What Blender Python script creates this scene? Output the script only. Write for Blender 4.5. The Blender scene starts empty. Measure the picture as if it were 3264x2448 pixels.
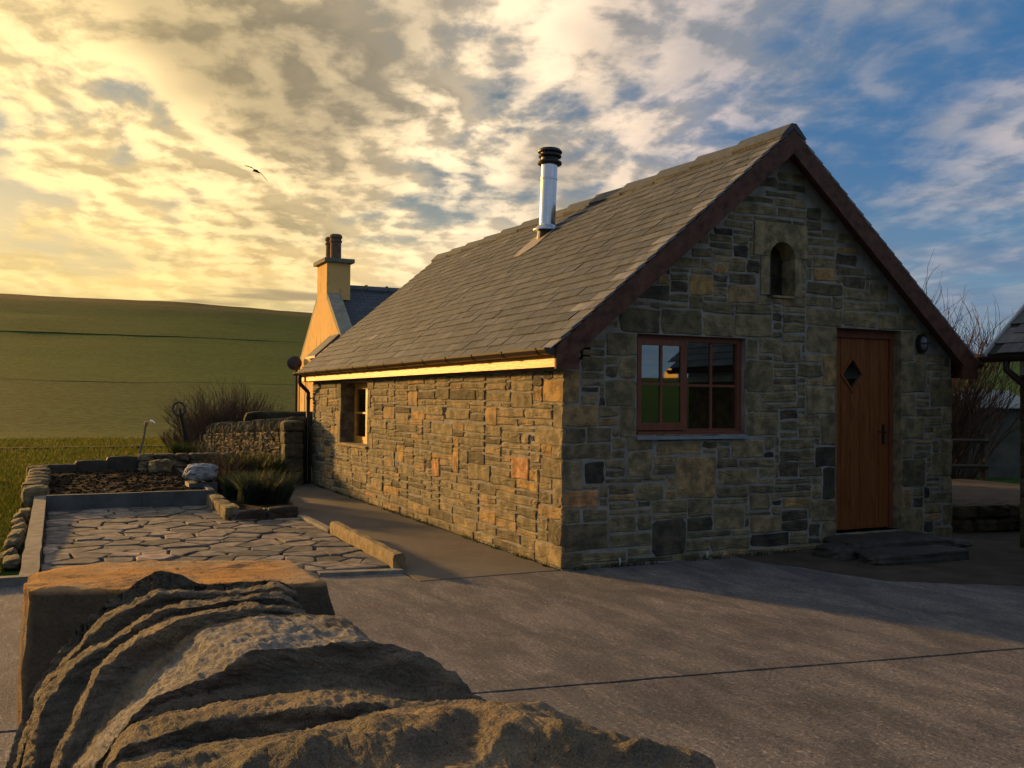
import bpy, math, random
import numpy as np
from mathutils import Vector, Matrix, noise as mnoise

R = math.radians
rng = random.Random(7)
scene = bpy.context.scene
col = scene.collection

# ------------------------------------------------------------------ camera
CAM = np.array([-4.289, -7.825, 1.6])
YAW, PITCH, ROLL, FPX, IW, IH = .447, .017, .009, 3012.0, 3264.0, 2448.0
_f = np.array([math.sin(YAW)*math.cos(PITCH), math.cos(YAW)*math.cos(PITCH), math.sin(PITCH)])
_r = np.array([math.cos(YAW), -math.sin(YAW), 0.0])
_u = np.cross(_r, _f)
CR = math.cos(ROLL)*_r + math.sin(ROLL)*_u
CU = -math.sin(ROLL)*_r + math.cos(ROLL)*_u
CF = _f
camd = bpy.data.cameras.new('camera')
camd.sensor_width = 36.0
camd.lens = 36.0*FPX/IW
camd.clip_start = 0.05
camd.clip_end = 4000
cam = bpy.data.objects.new('camera', camd)
col.objects.link(cam)
m = Matrix.Identity(4)
for i in range(3):
    m[i][0], m[i][1], m[i][2], m[i][3] = CR[i], CU[i], -CF[i], CAM[i]
cam.matrix_world = m
scene.camera = cam

# ------------------------------------------------------------------ sky, sun, exposure
SUN_EL = R(9.0)
SUN_AZ = -0.41                      # from +Y towards -X
SD = Vector((math.sin(SUN_AZ)*math.cos(SUN_EL), math.cos(SUN_AZ)*math.cos(SUN_EL), math.sin(SUN_EL)))
world = bpy.data.worlds.new('World')
scene.world = world
world.use_nodes = True


class NG:
    """tiny node-graph helper"""
    def __init__(s, tree):
        s.t = tree
        s.t.nodes.clear()

    def n(s, typ, **kw):
        nd = s.t.nodes.new(typ)
        for k, v in kw.items():
            if k == 'inp':
                for kk, vv in v.items():
                    if hasattr(vv, 'is_output') or isinstance(vv, bpy.types.NodeSocket):
                        s.t.links.new(vv, nd.inputs[kk])
                    else:
                        nd.inputs[kk].default_value = vv
            else:
                setattr(nd, k, v)
        return nd

    def math(s, op, a, b=0.0, c=0.0, clamp=False):
        return s.n('ShaderNodeMath', operation=op, use_clamp=clamp, inp={0: a, 1: b, 2: c}).outputs[0]

    def vmath(s, op, a, b=(0, 0, 0)):
        nd = s.n('ShaderNodeVectorMath', operation=op, inp={0: a, 1: b})
        return nd.outputs['Value'] if op in ('DOT_PRODUCT', 'LENGTH') else nd.outputs[0]

    def smooth(s, x, a, b, o0=0.0, o1=1.0):
        return s.n('ShaderNodeMapRange', interpolation_type='SMOOTHSTEP', inp={0: x, 1: a, 2: b, 3: o0, 4: o1}).outputs[0]

    def mix(s, f, a, b, blend='MIX'):
        nd = s.n('ShaderNodeMix', data_type='RGBA', blend_type=blend)
        for sock, v in ((nd.inputs[0], f), (nd.inputs[6], a), (nd.inputs[7], b)):
            if isinstance(v, bpy.types.NodeSocket):
                s.t.links.new(v, sock)
            else:
                sock.default_value = v if not isinstance(v, tuple) or len(v) == 4 else v + (1,)
        return nd.outputs[2]

    def noise(s, vec, scale, detail=4, rough=.55, dist=0.0, out=0, lac=2.0):
        nd = s.n('ShaderNodeTexNoise', inp={'Scale': scale, 'Detail': detail, 'Roughness': rough, 'Distortion': dist, 'Lacunarity': lac})
        if vec is not None:
            s.t.links.new(vec, nd.inputs['Vector'])
        return nd.outputs[out]

    def ramp(s, fac, stops, interp='LINEAR'):
        nd = s.n('ShaderNodeValToRGB')
        e = nd.color_ramp
        e.interpolation = interp
        while len(e.elements) < len(stops):
            e.elements.new(.5)
        for el, (p, c) in zip(e.elements, stops):
            el.position = p
            el.color = tuple(c) + (1,) if len(c) == 3 else c
        s.t.links.new(fac, nd.inputs[0])
        return nd.outputs[0]


SKY_STRENGTH = 0.1
g = NG(world.node_tree)
tc = g.n('ShaderNodeTexCoord').outputs['Generated']
sky = g.n('ShaderNodeTexSky', sky_type='NISHITA', sun_disc=False)
sky.sun_elevation = SUN_EL
sky.sun_rotation = SUN_AZ
sky.altitude = 20
sky.air_density = 1.0
sky.dust_density = 1.6
sky.ozone_density = 2.0
sep = g.n('ShaderNodeSeparateXYZ', inp={0: tc})
dz = g.math('MAXIMUM', sep.outputs[2], 0.0)
den = g.math('ADD', dz, 0.13)
pv = g.n('ShaderNodeCombineXYZ', inp={0: g.math('DIVIDE', sep.outputs[0], den), 1: g.math('DIVIDE', sep.outputs[1], den), 2: 0.0}).outputs[0]
wp = g.vmath('SUBTRACT', g.noise(pv, 2.3, 2, .5, 0.0, 1), (.5, .5, .5))
pv = g.vmath('ADD', pv, g.n('ShaderNodeVectorMath', operation='SCALE', inp={0: wp, 'Scale': .14}).outputs[0])
# cloud deck coordinates: u across the bands, v along them
rot = g.n('ShaderNodeVectorRotate', rotation_type='Z_AXIS', inp={'Vector': pv, 'Angle': 0.30}).outputs[0]
band = g.n('ShaderNodeMapping', inp={'Vector': rot, 'Scale': (1.0, 0.42, 1.0), 'Location': (3.1, 1.7, 0.0)}).outputs[0]
puff = g.n('ShaderNodeMapping', inp={'Vector': rot, 'Scale': (1.0, 0.75, 1.0), 'Location': (7.3, 2.2, 0.0)}).outputs[0]


def cloud_density(off):
    b_ = g.n('ShaderNodeMapping', inp={'Vector': band, 'Location': (off[0], off[1]*.42, 0.0)}).outputs[0]
    p_ = g.n('ShaderNodeMapping', inp={'Vector': puff, 'Location': (off[0], off[1]*.75, 0.0)}).outputs[0]
    big = g.noise(b_, 1.25, 3, .5)
    mid = g.noise(p_, 2.7, 4, .5)
    fine = g.noise(p_, 7.6, 5, .58)
    return g.math('ADD', g.math('MULTIPLY', big, .48), g.math('ADD', g.math('MULTIPLY', mid, .29), g.math('MULTIPLY', fine, .23)))


dens = cloud_density((0.0, 0.0))
sa = SUN_AZ - .30                                # towards the sun, in the rotated cloud plane
dens_sun = cloud_density((math.sin(sa)*.07, math.cos(sa)*.07))
# angle to the sun
sunh = Vector((SD.x, SD.y, 0.10)).normalized()
cosang = g.vmath('DOT_PRODUCT', tc, tuple(sunh))
t_sun = g.smooth(cosang, .24, .90)               # 0 away from the sun, 1 close to it
glow = g.smooth(cosang, .74, 1.0)
cover_lo = g.math('SUBTRACT', .488, g.math('MULTIPLY', t_sun, .042))
cover_w = g.math('SUBTRACT', .095, g.math('MULTIPLY', t_sun, .050))
cover = g.n('ShaderNodeMapRange', interpolation_type='SMOOTHSTEP', inp={0: dens, 1: g.math('SUBTRACT', cover_lo, cover_w), 2: g.math('ADD', cover_lo, cover_w)}).outputs[0]
# thin rims towards the sun shine, thick middles stay grey
relief = g.smooth(g.math('SUBTRACT', dens, dens_sun), -.036, .042)
thin = g.smooth(dens, .44, .64, 1.0, 0.0)
patch = g.smooth(g.noise(g.n('ShaderNodeMapping', inp={'Vector': band, 'Location': (5.2, 3.9, 0.0)}).outputs[0], 1.5, 3, .5), .38, .58)
shade = g.math('MULTIPLY', g.math('ADD', g.math('MULTIPLY', relief, .78), g.math('MULTIPLY', thin, .40), 0, True), g.math('MULTIPLY_ADD', patch, .62, .38))
lit = g.ramp(t_sun, [(0, (.42, .38, .385)), (.30, (.58, .48, .44)), (.56, (.94, .72, .50)), (.8, (1.04, .80, .50)), (1, (1.05, .77, .38))])
dark = g.ramp(t_sun, [(0, (.145, .18, .215)), (.35, (.14, .170, .205)), (.62, (.150, .152, .152)), (1, (.175, .145, .095))])
ccol = g.mix(shade, dark, lit)
clear = g.ramp(t_sun, [(0, (.022, .110, .27)), (.4, (.030, .105, .23)), (.7, (.065, .110, .145)), (1, (.15, .16, .14))])
k = 1.0/SKY_STRENGTH
skyc = g.mix(.25, clear, g.mix(1.0, sky.outputs[0], (SKY_STRENGTH, SKY_STRENGTH, SKY_STRENGTH), 'MULTIPLY'))
# low veil near the horizon: pale cyan away from the sun, gold towards it
veil = g.smooth(sep.outputs[2], .06, .25, 1.0, 0.0)
streak = g.smooth(g.noise(g.n('ShaderNodeMapping', inp={'Vector': tc, 'Scale': (1.6, 1.6, 16.0)}).outputs[0], 2.2, 4, .55), .38, .62)
veil_lit = g.ramp(t_sun, [(0, (.16, .26, .33)), (.4, (.30, .36, .37)), (.75, (.88, .68, .43)), (1, (1.02, .67, .22))])
veil_dk = g.ramp(t_sun, [(0, (.14, .19, .27)), (.4, (.24, .29, .31)), (.75, (.56, .50, .36)), (1, (.68, .50, .19))])
veilc = g.mix(streak, veil_dk, veil_lit)
fin = g.mix(cover, skyc, ccol)
fin = g.mix(g.math('MULTIPLY', veil, .72), fin, veilc)
bars = g.smooth(g.noise(g.n('ShaderNodeMapping', inp={'Vector': tc, 'Location': (1.3, .4, 2.1), 'Scale': (1.9, 1.9, 30.0)}).outputs[0], 1.9, 3, .5), .61, .70)
bars = g.math('MULTIPLY', bars, g.smooth(sep.outputs[2], .20, .09))
fin = g.mix(g.math('MULTIPLY', bars, .75), fin, g.ramp(t_sun, [(0, (.12, .16, .21)), (1, (.26, .20, .12))]))
fin = g.mix(g.math('MULTIPLY', glow, .18), fin, (1.1, .80, .28))
fin = g.mix(1.0, fin, (k, k, k), 'MULTIPLY')
bg = g.n('ShaderNodeBackground', inp={'Color': fin, 'Strength': SKY_STRENGTH})
g.n('ShaderNodeOutputWorld', inp={0: bg.outputs[0]})

sund = bpy.data.lights.new('sun', 'SUN')
sund.energy = 5.0
sund.angle = R(3.0)
sund.color = (1.0, .53, .15)
sun = bpy.data.objects.new('sun', sund)
col.objects.link(sun)
sun.rotation_euler = SD.to_track_quat('Z', 'Y').to_euler()

vs = scene.view_settings
vs.view_transform = 'Standard'
vs.look = 'None'
vs.exposure = 0.42
vs.gamma = 1.0
vs.use_curve_mapping = False
scene.render.engine = 'CYCLES'
scene.cycles.use_denoising = True
scene.cycles.use_adaptive_sampling = True
scene.cycles.adaptive_threshold = 0.015
world.cycles.sampling_method = 'MANUAL'
world.cycles.sample_map_resolution = 512
scene.cycles.max_bounces = 5
scene.cycles.diffuse_bounces = 3
scene.cycles.glossy_bounces = 3
scene.cycles.transparent_max_bounces = 12


# ------------------------------------------------------------------ geometry helpers
class MB:
    """collects faces of ONE mesh"""
    def __init__(s):
        s.v, s.f, s.t = [], [], []

    def add(s, verts, faces, tint=0.5):
        o = len(s.v)
        s.v.extend([tuple(map(float, p)) for p in verts])
        s.f.extend([tuple(i+o for i in f) for f in faces])
        s.t.extend([tint]*len(verts))
        return s

    def box(s, lo, hi, tint=.5):
        x0, y0, z0 = lo
        x1, y1, z1 = hi
        return s.add([(x0, y0, z0), (x1, y0, z0), (x1, y1, z0), (x0, y1, z0), (x0, y0, z1), (x1, y0, z1), (x1, y1, z1), (x0, y1, z1)],
                     [(3, 2, 1, 0), (4, 5, 6, 7), (0, 1, 5, 4), (1, 2, 6, 5), (2, 3, 7, 6), (3, 0, 4, 7)], tint)

    def prism(s, poly, fr, n0, n1, tint=.5):
        """poly in (u,v), extruded along frame normal n0 -> n1 (n1 is the front)"""
        n = len(poly)
        a = [fr(u, v, n0) for u, v in poly]
        b = [fr(u, v, n1) for u, v in poly]
        return s.add(a+b, [tuple(range(n-1, -1, -1)), tuple(range(n, 2*n))] + [(i, (i+1) % n, (i+1) % n+n, i+n) for i in range(n)], tint)

    def tube(s, pts, rad, n=6, cap=True, tint=.5):
        pts = [Vector(p) for p in pts]
        if not hasattr(rad, '__len__'):
            rad = [rad]*len(pts)
        vs_, up = [], Vector((.13, .21, .97))
        side = None
        for i, p in enumerate(pts):
            d = (pts[min(i+1, len(pts)-1)] - pts[max(i-1, 0)])
            d = d.normalized() if d.length > 1e-9 else Vector((0, 0, 1))
            if side is None:
                a = up if abs(d.dot(up)) < .95 else Vector((1, 0, 0))
                side = d.cross(a).normalized()
            side = (side - d*side.dot(d)).normalized()
            o = d.cross(side)
            for j in range(n):
                an = 2*math.pi*j/n
                vs_.append(p + side*(math.cos(an)*rad[i]) + o*(math.sin(an)*rad[i]))
        fs = []
        for i in range(len(pts)-1):
            for j in range(n):
                fs.append((i*n+j, i*n+(j+1) % n, (i+1)*n+(j+1) % n, (i+1)*n+j))
        if cap:
            fs.append(tuple(range(n-1, -1, -1)))
            fs.append(tuple(range((len(pts)-1)*n, len(pts)*n)))
        return s.add(vs_, fs, tint)

    def lathe(s, prof, c, n=20, axis=(0, 0, 1), tint=.5):
        ax = Vector(axis).normalized()
        sd = ax.cross(Vector((1, 0, 0)) if abs(ax.x) < .9 else Vector((0, 1, 0))).normalized()
        o = ax.cross(sd)
        c = Vector(c)
        vs_ = []
        for r_, h in prof:
            for j in range(n):
                an = 2*math.pi*j/n
                vs_.append(c + ax*h + sd*(r_*math.cos(an)) + o*(r_*math.sin(an)))
        fs = [(i*n+j, i*n+(j+1) % n, (i+1)*n+(j+1) % n, (i+1)*n+j) for i in range(len(prof)-1) for j in range(n)]
        fs.append(tuple(range(n-1, -1, -1)))
        fs.append(tuple(range((len(prof)-1)*n, len(prof)*n)))
        return s.add(vs_, fs, tint)

    def build(s, name, mat, parent=None, smooth=False):
        me = bpy.data.meshes.new(name)
        me.from_pydata(s.v, [], s.f)
        at = me.attributes.new('tint', 'FLOAT', 'POINT')
        at.data.foreach_set('value', s.t)
        me.materials.append(mat)
        if smooth:
            me.polygons.foreach_set('use_smooth', [True]*len(me.polygons))
            me.set_sharp_from_angle(angle=R(35))
        me.update()
        o = bpy.data.objects.new(name, me)
        col.objects.link(o)
        if parent is not None:
            o.parent = parent
            if parent.type == 'EMPTY' or parent.location.length > 0:
                o.matrix_parent_inverse = Matrix.Translation(parent.location).inverted() if parent.parent is None else Matrix.Identity(4)
        return o


def empty(name, loc, label, cat, group=None):
    o = bpy.data.objects.new(name, None)
    o.location = loc
    o.empty_display_size = .1
    col.objects.link(o)
    return tag(o, label, cat, group)


def tag(o, label=None, cat=None, group=None, kind=None):
    if label:
        o['label'] = label
    if cat:
        o['category'] = cat
    if group:
        o['group'] = group
    if kind:
        o['kind'] = kind
    return o


def frame(o, U, V, N):
    o, U, V, N = (np.array(a, float) for a in (o, U, V, N))
    return lambda u, v, n: o + U*u + V*v + N*n


def fast_mesh(name, V, F, mat, tint=None, parent=None, smooth=False):
    """V (n,3) array, F (m,k) array of equal-size faces"""
    me = bpy.data.meshes.new(name)
    V = np.asarray(V, np.float32)
    F = np.asarray(F, np.int32)
    k_ = F.shape[1]
    me.vertices.add(len(V))
    me.vertices.foreach_set('co', V.ravel())
    me.loops.add(F.size)
    me.loops.foreach_set('vertex_index', F.ravel())
    me.polygons.add(len(F))
    me.polygons.foreach_set('loop_start', np.arange(0, F.size, k_, dtype=np.int32))
    me.polygons.foreach_set('loop_total', np.full(len(F), k_, np.int32))
    if smooth:
        me.polygons.foreach_set('use_smooth', np.ones(len(F), bool))
    if tint is not None:
        at = me.attributes.new('tint', 'FLOAT', 'POINT')
        at.data.foreach_set('value', np.asarray(tint, np.float32))
    me.update(calc_edges=True)
    me.validate()
    me.materials.append(mat)
    o = bpy.data.objects.new(name, me)
    col.objects.link(o)
    if parent is not None:
        o.parent = parent
        o.matrix_parent_inverse = Matrix.Translation(parent.location).inverted()
    return o


def ray(x, y):
    """direction through a point of the photograph measured 2212 wide"""
    kx = IW/2212.0
    return CF + (x*kx-IW/2)/FPX*CR - (y*kx-IH/2)/FPX*CU


def at(x, y, d):
    return CAM + ray(x, y)*d


def atz(x, y, z=0.0):
    d = ray(x, y)
    return CAM + d*((z-CAM[2])/d[2])


def fbm(p, sc=1.0, octv=4, h=1.0):
    return mnoise.fractal(Vector(p)*sc, h, 2.0, octv)


# ------------------------------------------------------------------ materials
def material(name, fn):
    mt = bpy.data.materials.new(name)
    mt.use_nodes = True
    q = NG(mt.node_tree)
    bs = q.n('ShaderNodeBsdfPrincipled')
    out = q.n('ShaderNodeOutputMaterial', inp={0: bs.outputs[0]})
    fn(q, bs, out)
    return mt


def setb(q, bs, **kw):
    names = dict(color='Base Color', rough='Roughness', metal='Metallic', spec='Specular IOR Level', normal='Normal', coat='Coat Weight', coatr='Coat Roughness', ior='IOR')
    for k_, v in kw.items():
        s = bs.inputs[names[k_]]
        if isinstance(v, bpy.types.NodeSocket):
            q.t.links.new(v, s)
        else:
            s.default_value = v if not isinstance(v, tuple) else v + (1,)


def bump(q, height, dist=.01, strength=1.0, prev=None):
    nd = q.n('ShaderNodeBump', inp={'Height': height, 'Distance': dist, 'Strength': strength})
    if prev is not None:
        q.t.links.new(prev, nd.inputs['Normal'])
    return nd.outputs[0]


def obj_co(q):
    return q.n('ShaderNodeTexCoord').outputs['Object']


def geo_co(q):
    return q.n('ShaderNodeNewGeometry').outputs['Position']


def attr(q, name='tint'):
    return q.n('ShaderNodeAttribute', attribute_name=name).outputs['Fac']


def m_masonry(name, stops, bumpd, rough=.9, speck=.5):
    def fn(q, bs, out):
        p = geo_co(q)
        t = attr(q)
        c = q.ramp(t, stops)
        n1 = q.noise(p, 7, 5, .6)
        n2 = q.noise(p, 45, 4, .65)
        n3 = q.noise(p, 2.2, 3, .5)
        c = q.mix(q.smooth(n1, .35, .68), q.mix(1.0, c, (.54, .55, .56), 'MULTIPLY'), q.mix(1.0, c, (1.36, 1.28, 1.15), 'MULTIPLY'))
        c = q.mix(q.math('MULTIPLY', q.smooth(n2, .52, .72), speck), c, q.mix(1.0, c, (1.5, 1.45, 1.3), 'MULTIPLY'))
        c = q.mix(q.math('MULTIPLY', q.smooth(n3, .55, .75), .35), c, (.105, .115, .06))
        st = q.n('ShaderNodeMapping', inp={'Vector': p, 'Scale': (1, 1, 3.2)}).outputs[0]
        nb = q.noise(st, 14, 6, .62, .4)
        nm = bump(q, nb, bumpd, .9)
        nm = bump(q, q.noise(p, 95, 3, .6), bumpd*.22, .8, nm)
        setb(q, bs, color=c, rough=rough, normal=nm, spec=.25)
    return material(name, fn)


STONE_STOPS = [(0, (0.044, 0.043, 0.038)), (0.1, (0.078, 0.074, 0.057)), (0.28, (0.153, 0.137, 0.088)), (0.5, (0.224, 0.199, 0.122)), (0.68, (0.280, 0.240, 0.145)), (0.82, (0.325, 0.234, 0.120)), (0.93, (0.390, 0.270, 0.102)), (1, (0.494, 0.276, 0.133))]
M_STONE = m_masonry('stone', STONE_STOPS, .013)
M_STONE_SMOOTH = m_masonry('dressed_stone', STONE_STOPS, .006)
M_RUBBLE = m_masonry('rubble', [(0, (.08, .075, .05)), (.5, (.17, .15, .09)), (1, (.30, .25, .14))], .03)
M_FLAG = m_masonry('flagstone', [(0, (.095, .10, .10)), (.4, (.18, .175, .16)), (.75, (.27, .235, .205)), (1, (.38, .30, .26))], .010)


def _mortar(q, bs, out):
    p = geo_co(q)
    n1 = q.noise(p, 5, 4, .6)
    c = q.ramp(n1, [(.3, (.17, .172, .155)), (.55, (.275, .278, .250)), (.75, (.37, .365, .325))])
    nm = bump(q, q.noise(p, 38, 5, .65), .012, .9)
    nm = bump(q, q.noise(p, 130, 3, .6), .003, .8, nm)
    setb(q, bs, color=c, rough=.95, normal=nm, spec=.2)


M_MORTAR = material('mortar', _mortar)


def _slate(q, bs, out):
    p = geo_co(q)
    t = attr(q)
    c = q.ramp(t, [(0, (.040, .052, .066)), (.35, (.066, .082, .100)), (.7, (.094, .108, .122)), (.92, (.135, .146, .160)), (1, (.23, .24, .27))])
    n1 = q.noise(p, 9, 5, .6)
    c = q.mix(q.smooth(n1, .4, .7), q.mix(1.0, c, (.74, .76, .72), 'MULTIPLY'), q.mix(1.0, c, (1.2, 1.15, 1.05), 'MULTIPLY'))
    c = q.mix(q.math('MULTIPLY', q.smooth(q.noise(p, 28, 3, .6), .62, .72), .5), c, (.19, .19, .15))
    nm = bump(q, q.noise(p, 22, 6, .65), .006, .8)
    setb(q, bs, color=c, rough=.62, normal=nm, spec=.45)


M_SLATE = material('slate', _slate)


def m_plain(name, color, rough=.6, var=.25, scale=6, bumpd=0.0, bscale=40, metal=0.0, spec=.5, stretch=None, coat=0.0):
    def fn(q, bs, out):
        p = geo_co(q)
        if stretch:
            p = q.n('ShaderNodeMapping', inp={'Vector': p, 'Scale': stretch}).outputs[0]
        n1 = q.noise(p, scale, 5, .6)
        lo = tuple(a*(1-var) for a in color)
        hi = tuple(a*(1+var) for a in color)
        setb(q, bs, color=q.ramp(n1, [(.3, lo), (.7, hi)]), rough=rough, metal=metal, spec=spec, coat=coat)
        if bumpd:
            setb(q, bs, normal=bump(q, q.noise(p, bscale, 5, .6), bumpd, .8))
    return material(name, fn)


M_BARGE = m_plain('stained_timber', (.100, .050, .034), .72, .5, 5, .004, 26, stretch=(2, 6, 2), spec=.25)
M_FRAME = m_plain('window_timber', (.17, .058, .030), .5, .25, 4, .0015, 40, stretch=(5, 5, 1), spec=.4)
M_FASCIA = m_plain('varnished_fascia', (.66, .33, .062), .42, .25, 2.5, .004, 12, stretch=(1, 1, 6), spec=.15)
M_GUTTER = m_plain('brown_gutter', (.030, .016, .010), .32, .2, 5, 0, spec=.5)
M_BLACK = m_plain('black_iron', (.012, .012, .012), .45, .3, 8, .001, 60)
M_LEAD = m_plain('lead_flashing', (.36, .30, .24), .48, .25, 8, .004, 18, metal=.55)
M_TERRACOTTA = m_plain('terracotta', (.17, .105, .065), .85, .35, 9, .004, 40)
M_KERB = m_plain('kerb_concrete', (.20, .19, .155), .95, .35, 7, .008, 40)
M_SLABKERB = m_plain('bed_slab', (.085, .098, .10), .8, .35, 3, .006, 25)
M_BEAM = m_plain('weathered_beam', (.22, .165, .085), .95, .4, 12, .014, 30)
M_WHITE_ROCK = m_plain('pale_quartz', (.27, .30, .31), .85, .45, 6, .02, 14)
M_STEP = m_plain('wet_step_stone', (.040, .036, .028), .7, .5, 6, .02, 18)
M_WHITEPAINT = m_plain('pale_paint', (.42, .46, .48), .8, .15, 5, .002, 50)
M_DARKROOM = m_plain('dark_interior', (.03, .026, .022), .95, .2, 3)
M_TWIG = m_plain('twig_bark', (.085, .052, .032), .9, .35, 5)
M_TWIG2 = m_plain('pale_stem', (.23, .165, .085), .85, .3, 5)
M_BIRD = m_plain('bird_feathers', (.03, .027, .022), .9, .3, 9)
M_FENCE = m_plain('fence_timber', (.06, .045, .03), .9, .3, 6)
M_SHEDROOF = m_plain('metal_sheet', (.20, .25, .27), .5, .25, 6, .002, 20, metal=.3)
M_SHEDWALL = m_plain('shed_wall', (.10, .10, .085), .9, .3, 3, .01, 20)
M_HUTWALL = m_masonry('outbuilding_stone', [(0, (.05, .045, .025)), (1, (.12, .10, .055))], .02)
M_SLATE_FAR = None


def _steel(q, bs, out):
    p = geo_co(q)
    st = q.n('ShaderNodeMapping', inp={'Vector': p, 'Scale': (1, 1, .12)}).outputs[0]
    n1 = q.noise(st, 30, 4, .6)
    setb(q, bs, color=(.62, .66, .70), metal=1.0, rough=q.smooth(n1, .3, .7, .16, .30))


M_STEEL = material('stainless_steel', _steel)


def _door(q, bs, out):
    p = geo_co(q)
    st = q.n('ShaderNodeMapping', inp={'Vector': p, 'Scale': (9, 9, .7)}).outputs[0]
    n1 = q.noise(st, 4, 6, .6, .8)
    c = q.ramp(n1, [(.3, (.12, .037, .010)), (.5, (.20, .068, .016)), (.72, (.27, .102, .026))])
    setb(q, bs, color=c, rough=.5, spec=.4, normal=bump(q, n1, .003, .6))


M_DOOR = material('door_timber', _door)


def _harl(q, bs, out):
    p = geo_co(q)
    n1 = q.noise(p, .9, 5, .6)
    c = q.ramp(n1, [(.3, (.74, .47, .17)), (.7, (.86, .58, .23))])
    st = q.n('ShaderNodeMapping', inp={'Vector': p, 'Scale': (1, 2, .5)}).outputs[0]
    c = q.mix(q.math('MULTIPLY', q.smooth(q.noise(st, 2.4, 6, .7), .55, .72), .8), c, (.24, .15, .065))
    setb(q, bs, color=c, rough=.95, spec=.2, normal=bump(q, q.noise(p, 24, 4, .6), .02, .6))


M_HARL = material('harled_wall', _harl)


def _fslate(q, bs, out):
    p = obj_co(q)
    br = q.n('ShaderNodeTexBrick', inp={'Scale': 1.0, 'Color1': (.055, .062, .072, 1), 'Color2': (.085, .092, .10, 1), 'Mortar': (.02, .022, .026, 1), 'Mortar Size': .012, 'Brick Width': .34, 'Row Height': .2})
    mp = q.n('ShaderNodeMapping', inp={'Vector': p, 'Rotation': (R(-40), 0, 0)}).outputs[0]
    q.t.links.new(mp, br.inputs['Vector'])
    setb(q, bs, color=br.outputs[0], rough=.6, normal=bump(q, br.outputs[1], .02, -.8))


M_SLATE_FAR = material('old_slate', _fslate)


def _concrete(q, bs, out):
    p = geo_co(q)
    stri = q.n('ShaderNodeMapping', inp={'Vector': p, 'Rotation': (0, 0, R(4)), 'Scale': (2.4, .9, 1)}).outputs[0]
    fine = q.n('ShaderNodeMapping', inp={'Vector': p, 'Rotation': (0, 0, R(4)), 'Scale': (28, 3.6, 1)}).outputs[0]
    n1 = q.noise(p, .55, 5, .6, .4)
    n2 = q.noise(stri, 1.5, 6, .68, .5)
    n3 = q.noise(fine, 1.6, 4, .7)
    n4 = q.noise(p, 42, 4, .75)
    n5 = q.noise(p, 160, 2, .7)
    c = q.ramp(n1, [(.28, (.108, .110, .114)), (.5, (.146, .145, .145)), (.74, (.188, .182, .176))])
    c = q.mix(q.smooth(n2, .38, .66), q.mix(1.0, c, (.66, .68, .70), 'MULTIPLY'), q.mix(1.0, c, (1.24, 1.18, 1.12), 'MULTIPLY'))
    c = q.mix(q.math('MULTIPLY', q.smooth(n3, .54, .64), q.smooth(q.noise(p, 2.2, 3, .6), .38, .62, .35, 1.0)), c, q.mix(1.0, c, (1.8, 1.7, 1.6), 'MULTIPLY'))
    c = q.mix(q.math('MULTIPLY', q.smooth(n4, .54, .66), .8), c, q.mix(1.0, c, (2.3, 2.2, 2.1), 'MULTIPLY'))
    c = q.mix(q.math('MULTIPLY', q.smooth(n4, .47, .33), .75), c, (.040, .038, .037))
    stain = q.smooth(q.noise(p, .42, 5, .65), .54, .66)
    c = q.mix(q.math('MULTIPLY', stain, .5), c, q.mix(1.0, c, (.52, .53, .54), 'MULTIPLY'))
    moss = q.smooth(q.noise(p, .8, 4, .6), .56, .72)
    c = q.mix(q.math('MULTIPLY', moss, .35), c, (.12, .115, .055))
    nm = bump(q, n3, .008, .8)
    nm = bump(q, n4, .009, .9, nm)
    nm = bump(q, n5, .003, .9, nm)
    setb(q, bs, color=c, rough=.9, normal=nm, spec=.3)


M_CONC = material('brushed_concrete', _concrete)


def _path(q, bs, out):
    p = geo_co(q)
    n1 = q.noise(p, 1.3, 5, .6)
    n4 = q.noise(p, 70, 4, .7)
    c = q.ramp(n1, [(.3, (.095, .090, .078)), (.7, (.165, .152, .128))])
    c = q.mix(q.math('MULTIPLY', q.smooth(n4, .45, .7), .5), c, (.24, .21, .17))
    nm = bump(q, n4, .007, .9)
    setb(q, bs, color=c, rough=.95, normal=nm, spec=.25)


M_PATH = material('path_concrete', _path)


def _soil(q, bs, out):
    p = geo_co(q)
    n1 = q.noise(p, 16, 6, .7)
    c = q.ramp(n1, [(.3, (.014, .011, .008)), (.6, (.038, .028, .019)), (.78, (.085, .065, .045))])
    setb(q, bs, color=c, rough=1.0, spec=.1, normal=bump(q, q.noise(p, 30, 6, .7), .04, 1.0))


M_SOIL = material('soil', _soil)


def _apron(q, bs, out):
    p = geo_co(q)
    n1 = q.noise(p, 3, 5, .6)
    c = q.ramp(n1, [(.3, (.052, .042, .030)), (.7, (.105, .085, .062))])
    setb(q, bs, color=c, rough=.95, spec=.2, normal=bump(q, q.noise(p, 45, 5, .7), .012, .9))


M_APRON = material('dark_earth', _apron)


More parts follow.
